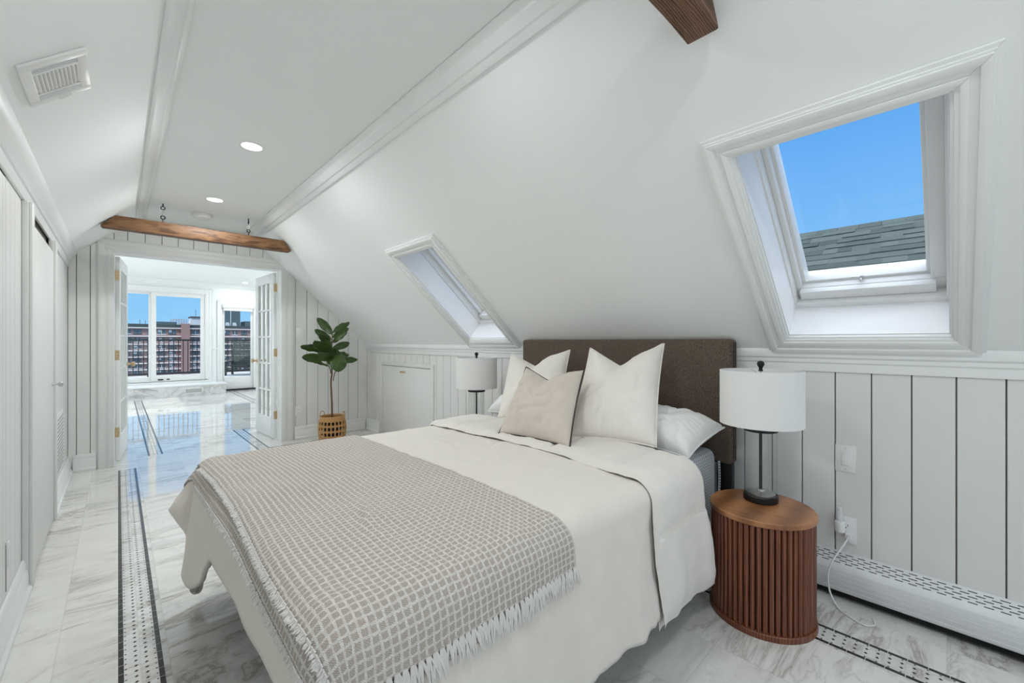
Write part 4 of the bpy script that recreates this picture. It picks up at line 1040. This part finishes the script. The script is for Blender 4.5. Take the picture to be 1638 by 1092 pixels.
# garden armchair
ch = thing('garden_chair', (2.42,12.95,.30), 'dark green slatted garden armchair standing on the terrace outside the glass door', 'chair')
def CH(x, y, z): # local: facing -x
    a = math.radians(63); return Vector((2.38 + x*math.cos(a) - y*math.sin(a), 12.95 + x*math.sin(a) + y*math.cos(a), .30 + z))
def cbox(mb, a, b):
    x0,y0,z0 = a; x1,y1,z1 = b
    mb.hexa([CH(x0,y0,z0),CH(x1,y0,z0),CH(x1,y1,z0),CH(x0,y1,z0),CH(x0,y0,z1),CH(x1,y0,z1),CH(x1,y1,z1),CH(x0,y1,z1)])
mb = MB()
for i in range(5): cbox(mb, (-.28+i*.105,-.26,.245-.012*i), (-.185+i*.105,.26,.265-.012*i))
mb.build('seat', M['green'], ch, bevel=.003)
mb = MB()
for i in range(12):
    z = .24+i*.053; mb.hexa([CH(.20+i*.013,-.27,z),CH(.215+i*.013,-.27,z),CH(.215+i*.013,.27,z),CH(.20+i*.013,.27,z),CH(.212+i*.013,-.27,z+.046),CH(.227+i*.013,-.27,z+.046),CH(.227+i*.013,.27,z+.046),CH(.212+i*.013,.27,z+.046)])
mb.build('backrest', M['green'], ch, bevel=.002)
for y in (-.29,.29):
    mb = MB(); mb.hexa([CH(.19,y-.02,.2),CH(.24,y-.02,.2),CH(.24,y+.02,.2),CH(.19,y+.02,.2),CH(.36,y-.02,.88),CH(.40,y-.02,.88),CH(.40,y+.02,.88),CH(.36,y+.02,.88)]); mb.build('back_post', M['green'], ch, bevel=.003)
    mb = MB(); cbox(mb, (-.30,y-.055,.345), (.27,y+.055,.368)); mb.build('armrest', M['green'], ch, bevel=.004)
    for x in (-.25,.24):
        mb = MB(); cbox(mb, (x-.025,y-.022,0), (x+.025,y+.022,.345)); mb.build('leg', M['green'], ch, bevel=.003)
# brick apartment block far beyond the terrace
FYB = 200.
ab = thing('apartment_building', (20,FYB+10,-30), 'long red brick apartment block with pale floor bands seen through the sun room windows', 'building')
bands = [6.1,3.1,.2,-2.1,-4.4,-6.7,-9.0,-11.3,-13.6]
mb = MB(); mb.box((-40,FYB,-30),(75,FYB+18,6.6)); mb.build('wall', M['brick'], ab)
mb = MB(); mb.box((-41,FYB-.5,6.3),(17.2,FYB+18,7.5)); mb.box((19.8,FYB-.5,6.3),(76,FYB+18,7.5)); mb.build('parapet', M['parapet'], ab)
for z in bands:
    mb = MB(); mb.box((-41,FYB-.9,z-.16),(76,FYB,z+.16)); mb.build('floor_band', M['band'], ab)
mb = MB(); mb.box((17.2,FYB-1.2,-30),(19.8,FYB+3,7.9)); mb.build('brick_pier', M['brick'], ab)
rnd = random.Random(11); cnt = 0; rest = MB()
def win(mb, x, z, w, h): mb.box((x-w/2,FYB-.12,z),(x+w/2,FYB+.1,z+h),0)
for fi, z in enumerate(bands):
    zb = bands[fi+1] if fi+1 < len(bands) else z-2.3
    hh = (z-zb)
    xx = [2.2,5.0,8.6,11.6,14.6,21.6,24.8,28.0,31.4,34.4,37.6]
    for x in xx:
        if cnt >= 98: continue
        cnt += 1
        w = rnd.choice((1.7,2.1,2.4)); mb = MB(); win(mb, x, zb+hh*.28, w, hh*.52); mb.box((x-.06,FYB-.2,zb+hh*.28),(x+.06,FYB-.1,zb+hh*.80),1); mb.box((x-w/2-.12,FYB-.2,zb+hh*.22),(x+w/2+.12,FYB,zb+hh*.28),1)
        mb.build('window', [M['winglass'], M['parapet'] if rnd.random() < .5 else M['band']], ab, smooth=False)
        if rnd.random() < .35: mb = MB(); mb.box((x-w*.45,FYB-.2,zb+hh*.5),(x-.1,FYB-.12,zb+hh*.78)); mb.build('curtain', M['pale'], ab, smooth=False)
for x0, x1, z, mm, nm in ((-12,-2,8.4,'parapet','roof_hut'),(9.5,16.2,8.6,'metalgreen','roof_hut'),(30.4,36.8,13.9,'metalgreen','roof_hut'),(38.5,46,9.6,'metalgreen','roof_hut')):
    mb = MB(); mb.box((x0,FYB+3,6.4),(x1,FYB+12,z)); mb.build(nm, M[mm], ab)
mb = MB(); mb.box((33.35,FYB+2.8,7.4),(33.6,FYB+3.1,13.9)); mb.box((32.6,FYB+2.8,13.8),(32.9,FYB+3.1,15.2)); mb.build('chimney_pipe', M['pale'], ab)
for x in (31.6,34.0):
    mb = MB(); mb.prism([(x,FYB+2,7.4),(x+1.5,FYB+2,7.4),(x+1.1,FYB+2,8.9),(x+.1,FYB+2,8.9)], (0,.8,0)); mb.build('roof_light', M['pale'], ab)
mb = MB(); mb.prism([(20.1,FYB+3,6.8),(25.2,FYB+3,6.8),(24.0,FYB+3,10.4),(20.6,FYB+3,10.4)], (0,6,0)); mb.build('glasshouse', M['pale'], ab)
mb = MB(); mb.box((20.3,FYB+2.6,10.4),(28,FYB+10,10.9)); mb.box((23.6,FYB+2.4,7.4),(28,FYB+9,10.4)); mb.build('glasshouse_roof', M['parapet'], ab)
mb = MB()
for i in range(7): x = 14.8+i*.8; mb.box((x,FYB+8,6.8),(x+.14,FYB+8.2,10.2-.25*abs(i-3)))
for j in range(6): mb.box((14.6,FYB+7.9,7.0+j*.55),(19.9,FYB+8.1,7.14+j*.55))
mb.build('roof_scaffold', M['pink'], ab, smooth=False)
for x, h in ((5.8,9.2),(7.3,9.0),(22.2,13.6)):
    mb = MB(); mb.tube([(x,FYB+5,6.5),(x,FYB+5,h)], .08, 6); mb.build('aerial', M['parapet'], ab)
# shingled roof next door
def shingle():
    t = NT('slate_green_shingles'); wn = t.n('TexWhiteNoise', noise_dimensions='1D'); ge = t.n('NewGeometry'); t.l(ge.outputs['Random Per Island'], wn.inputs['W'])
    n = t.noise(t.coord(), 60, 4, .7); c = t.mix(wn.outputs['Value'], (.028,.043,.042), (.085,.108,.104)); c = t.mix(t.math('MULTIPLY', n, .4), c, (.05,.07,.07))
    return t.bsdf(c, .95, bump=n, bstr=.5, bdist=.01)
M['shingle'] = shingle()
nb = thing('neighbour_roof', (7,1,0), 'grey green shingled roof of the next house seen through the large roof window', 'roof')
RXR, RZR = 7.0, 2.68; sd = Vector((-.82,0,-.572)); nd = Vector((-.572,0,.82))
mb = MB(); rnd = random.Random(5)
for r in range(22):
    s0 = .05 + r*.135; y = -4 + rnd.random()*.3
    while y < 9:
        w = rnd.choice((.14,.2,.27,.34)); th = rnd.choice((.008,.014,.020)); e = s0+.155+rnd.choice((0,.0,.012))
        P = Vector((RXR,0,RZR)); a = P+sd*s0+nd*.002; b = P+sd*e+nd*.004
        mb.hexa([a+Vector((0,y,0)), a+Vector((0,y+w,0)), b+Vector((0,y+w,0)), b+Vector((0,y,0)), a+Vector((0,y,0))+nd*.008, a+Vector((0,y+w,0))+nd*.008, b+Vector((0,y+w,0))+nd*th, b+Vector((0,y,0))+nd*th])
        y += w
mb.build('shingles', M['shingle'], nb, smooth=False)
mb = MB(); y = -4
while y < 9:
    mb.prism([(RXR+.10,y,RZR-.075),(RXR,y,RZR+.022),(RXR-.10,y,RZR-.050),(RXR-.10,y,RZR-.075)], (0,.215,0)); y += .22
mb.build('ridge_caps', M['shingle'], nb, smooth=False)
mb = MB(); mb.prism([(RXR,-4,RZR-.02),(RXR-2.6,-4,RZR-1.83),(RXR-2.6,-4,-3),(RXR+2.6,-4,-3),(RXR+2.6,-4,RZR-1.83)], (0,13,0)); mb.build('house_body', M['parapet'], nb)

# ---------------------------------------------------------------- sky, sun, camera
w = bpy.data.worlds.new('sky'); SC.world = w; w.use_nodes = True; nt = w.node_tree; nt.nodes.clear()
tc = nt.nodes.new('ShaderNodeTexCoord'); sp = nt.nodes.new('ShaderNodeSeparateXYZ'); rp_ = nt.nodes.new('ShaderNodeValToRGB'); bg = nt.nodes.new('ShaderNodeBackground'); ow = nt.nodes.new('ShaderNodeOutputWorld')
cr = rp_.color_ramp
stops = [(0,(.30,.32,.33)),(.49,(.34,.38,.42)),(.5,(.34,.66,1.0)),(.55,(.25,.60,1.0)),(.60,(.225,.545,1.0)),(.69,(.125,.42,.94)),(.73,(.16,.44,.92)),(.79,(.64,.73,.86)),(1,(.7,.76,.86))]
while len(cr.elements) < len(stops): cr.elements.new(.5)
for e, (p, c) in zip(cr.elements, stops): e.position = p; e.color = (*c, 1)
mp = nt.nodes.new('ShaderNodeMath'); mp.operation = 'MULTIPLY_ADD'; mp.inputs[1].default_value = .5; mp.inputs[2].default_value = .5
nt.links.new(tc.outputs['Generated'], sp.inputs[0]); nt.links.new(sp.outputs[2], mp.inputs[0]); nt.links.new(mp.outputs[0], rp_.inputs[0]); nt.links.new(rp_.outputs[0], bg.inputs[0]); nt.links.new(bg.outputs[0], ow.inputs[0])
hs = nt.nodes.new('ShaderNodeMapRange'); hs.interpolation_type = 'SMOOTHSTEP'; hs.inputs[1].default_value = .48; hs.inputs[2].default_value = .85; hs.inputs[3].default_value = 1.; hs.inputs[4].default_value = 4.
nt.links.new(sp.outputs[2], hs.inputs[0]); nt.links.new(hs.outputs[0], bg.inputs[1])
sl_ = bpy.data.lights.new('sun', 'SUN'); sl_.energy = 2.6; sl_.angle = .01; sl_.color = (1,.95,.88)
so = bpy.data.objects.new('sun', sl_); COL.objects.link(so); so.rotation_euler = Vector((-.75,-.35,.62)).to_track_quat('Z','Y').to_euler()
so.location = (-5,-5,12)
cam = bpy.data.cameras.new('camera'); co = bpy.data.objects.new('camera', cam); COL.objects.link(co); SC.camera = co
cam.sensor_width = 36; cam.lens = 667/1638*36; cam.clip_start = .02; cam.clip_end = 600
co.location = (0,0,1.18); co.rotation_euler = (PI/2, 0, -AN)
SC.view_settings.view_transform = 'Standard'; SC.view_settings.look = 'None'; SC.view_settings.exposure = 0.; SC.view_settings.gamma = 1.
SC.view_settings.use_curve_mapping = False
SC.cycles.diffuse_bounces = 8; SC.cycles.max_bounces = 14; SC.cycles.transparent_max_bounces = 24
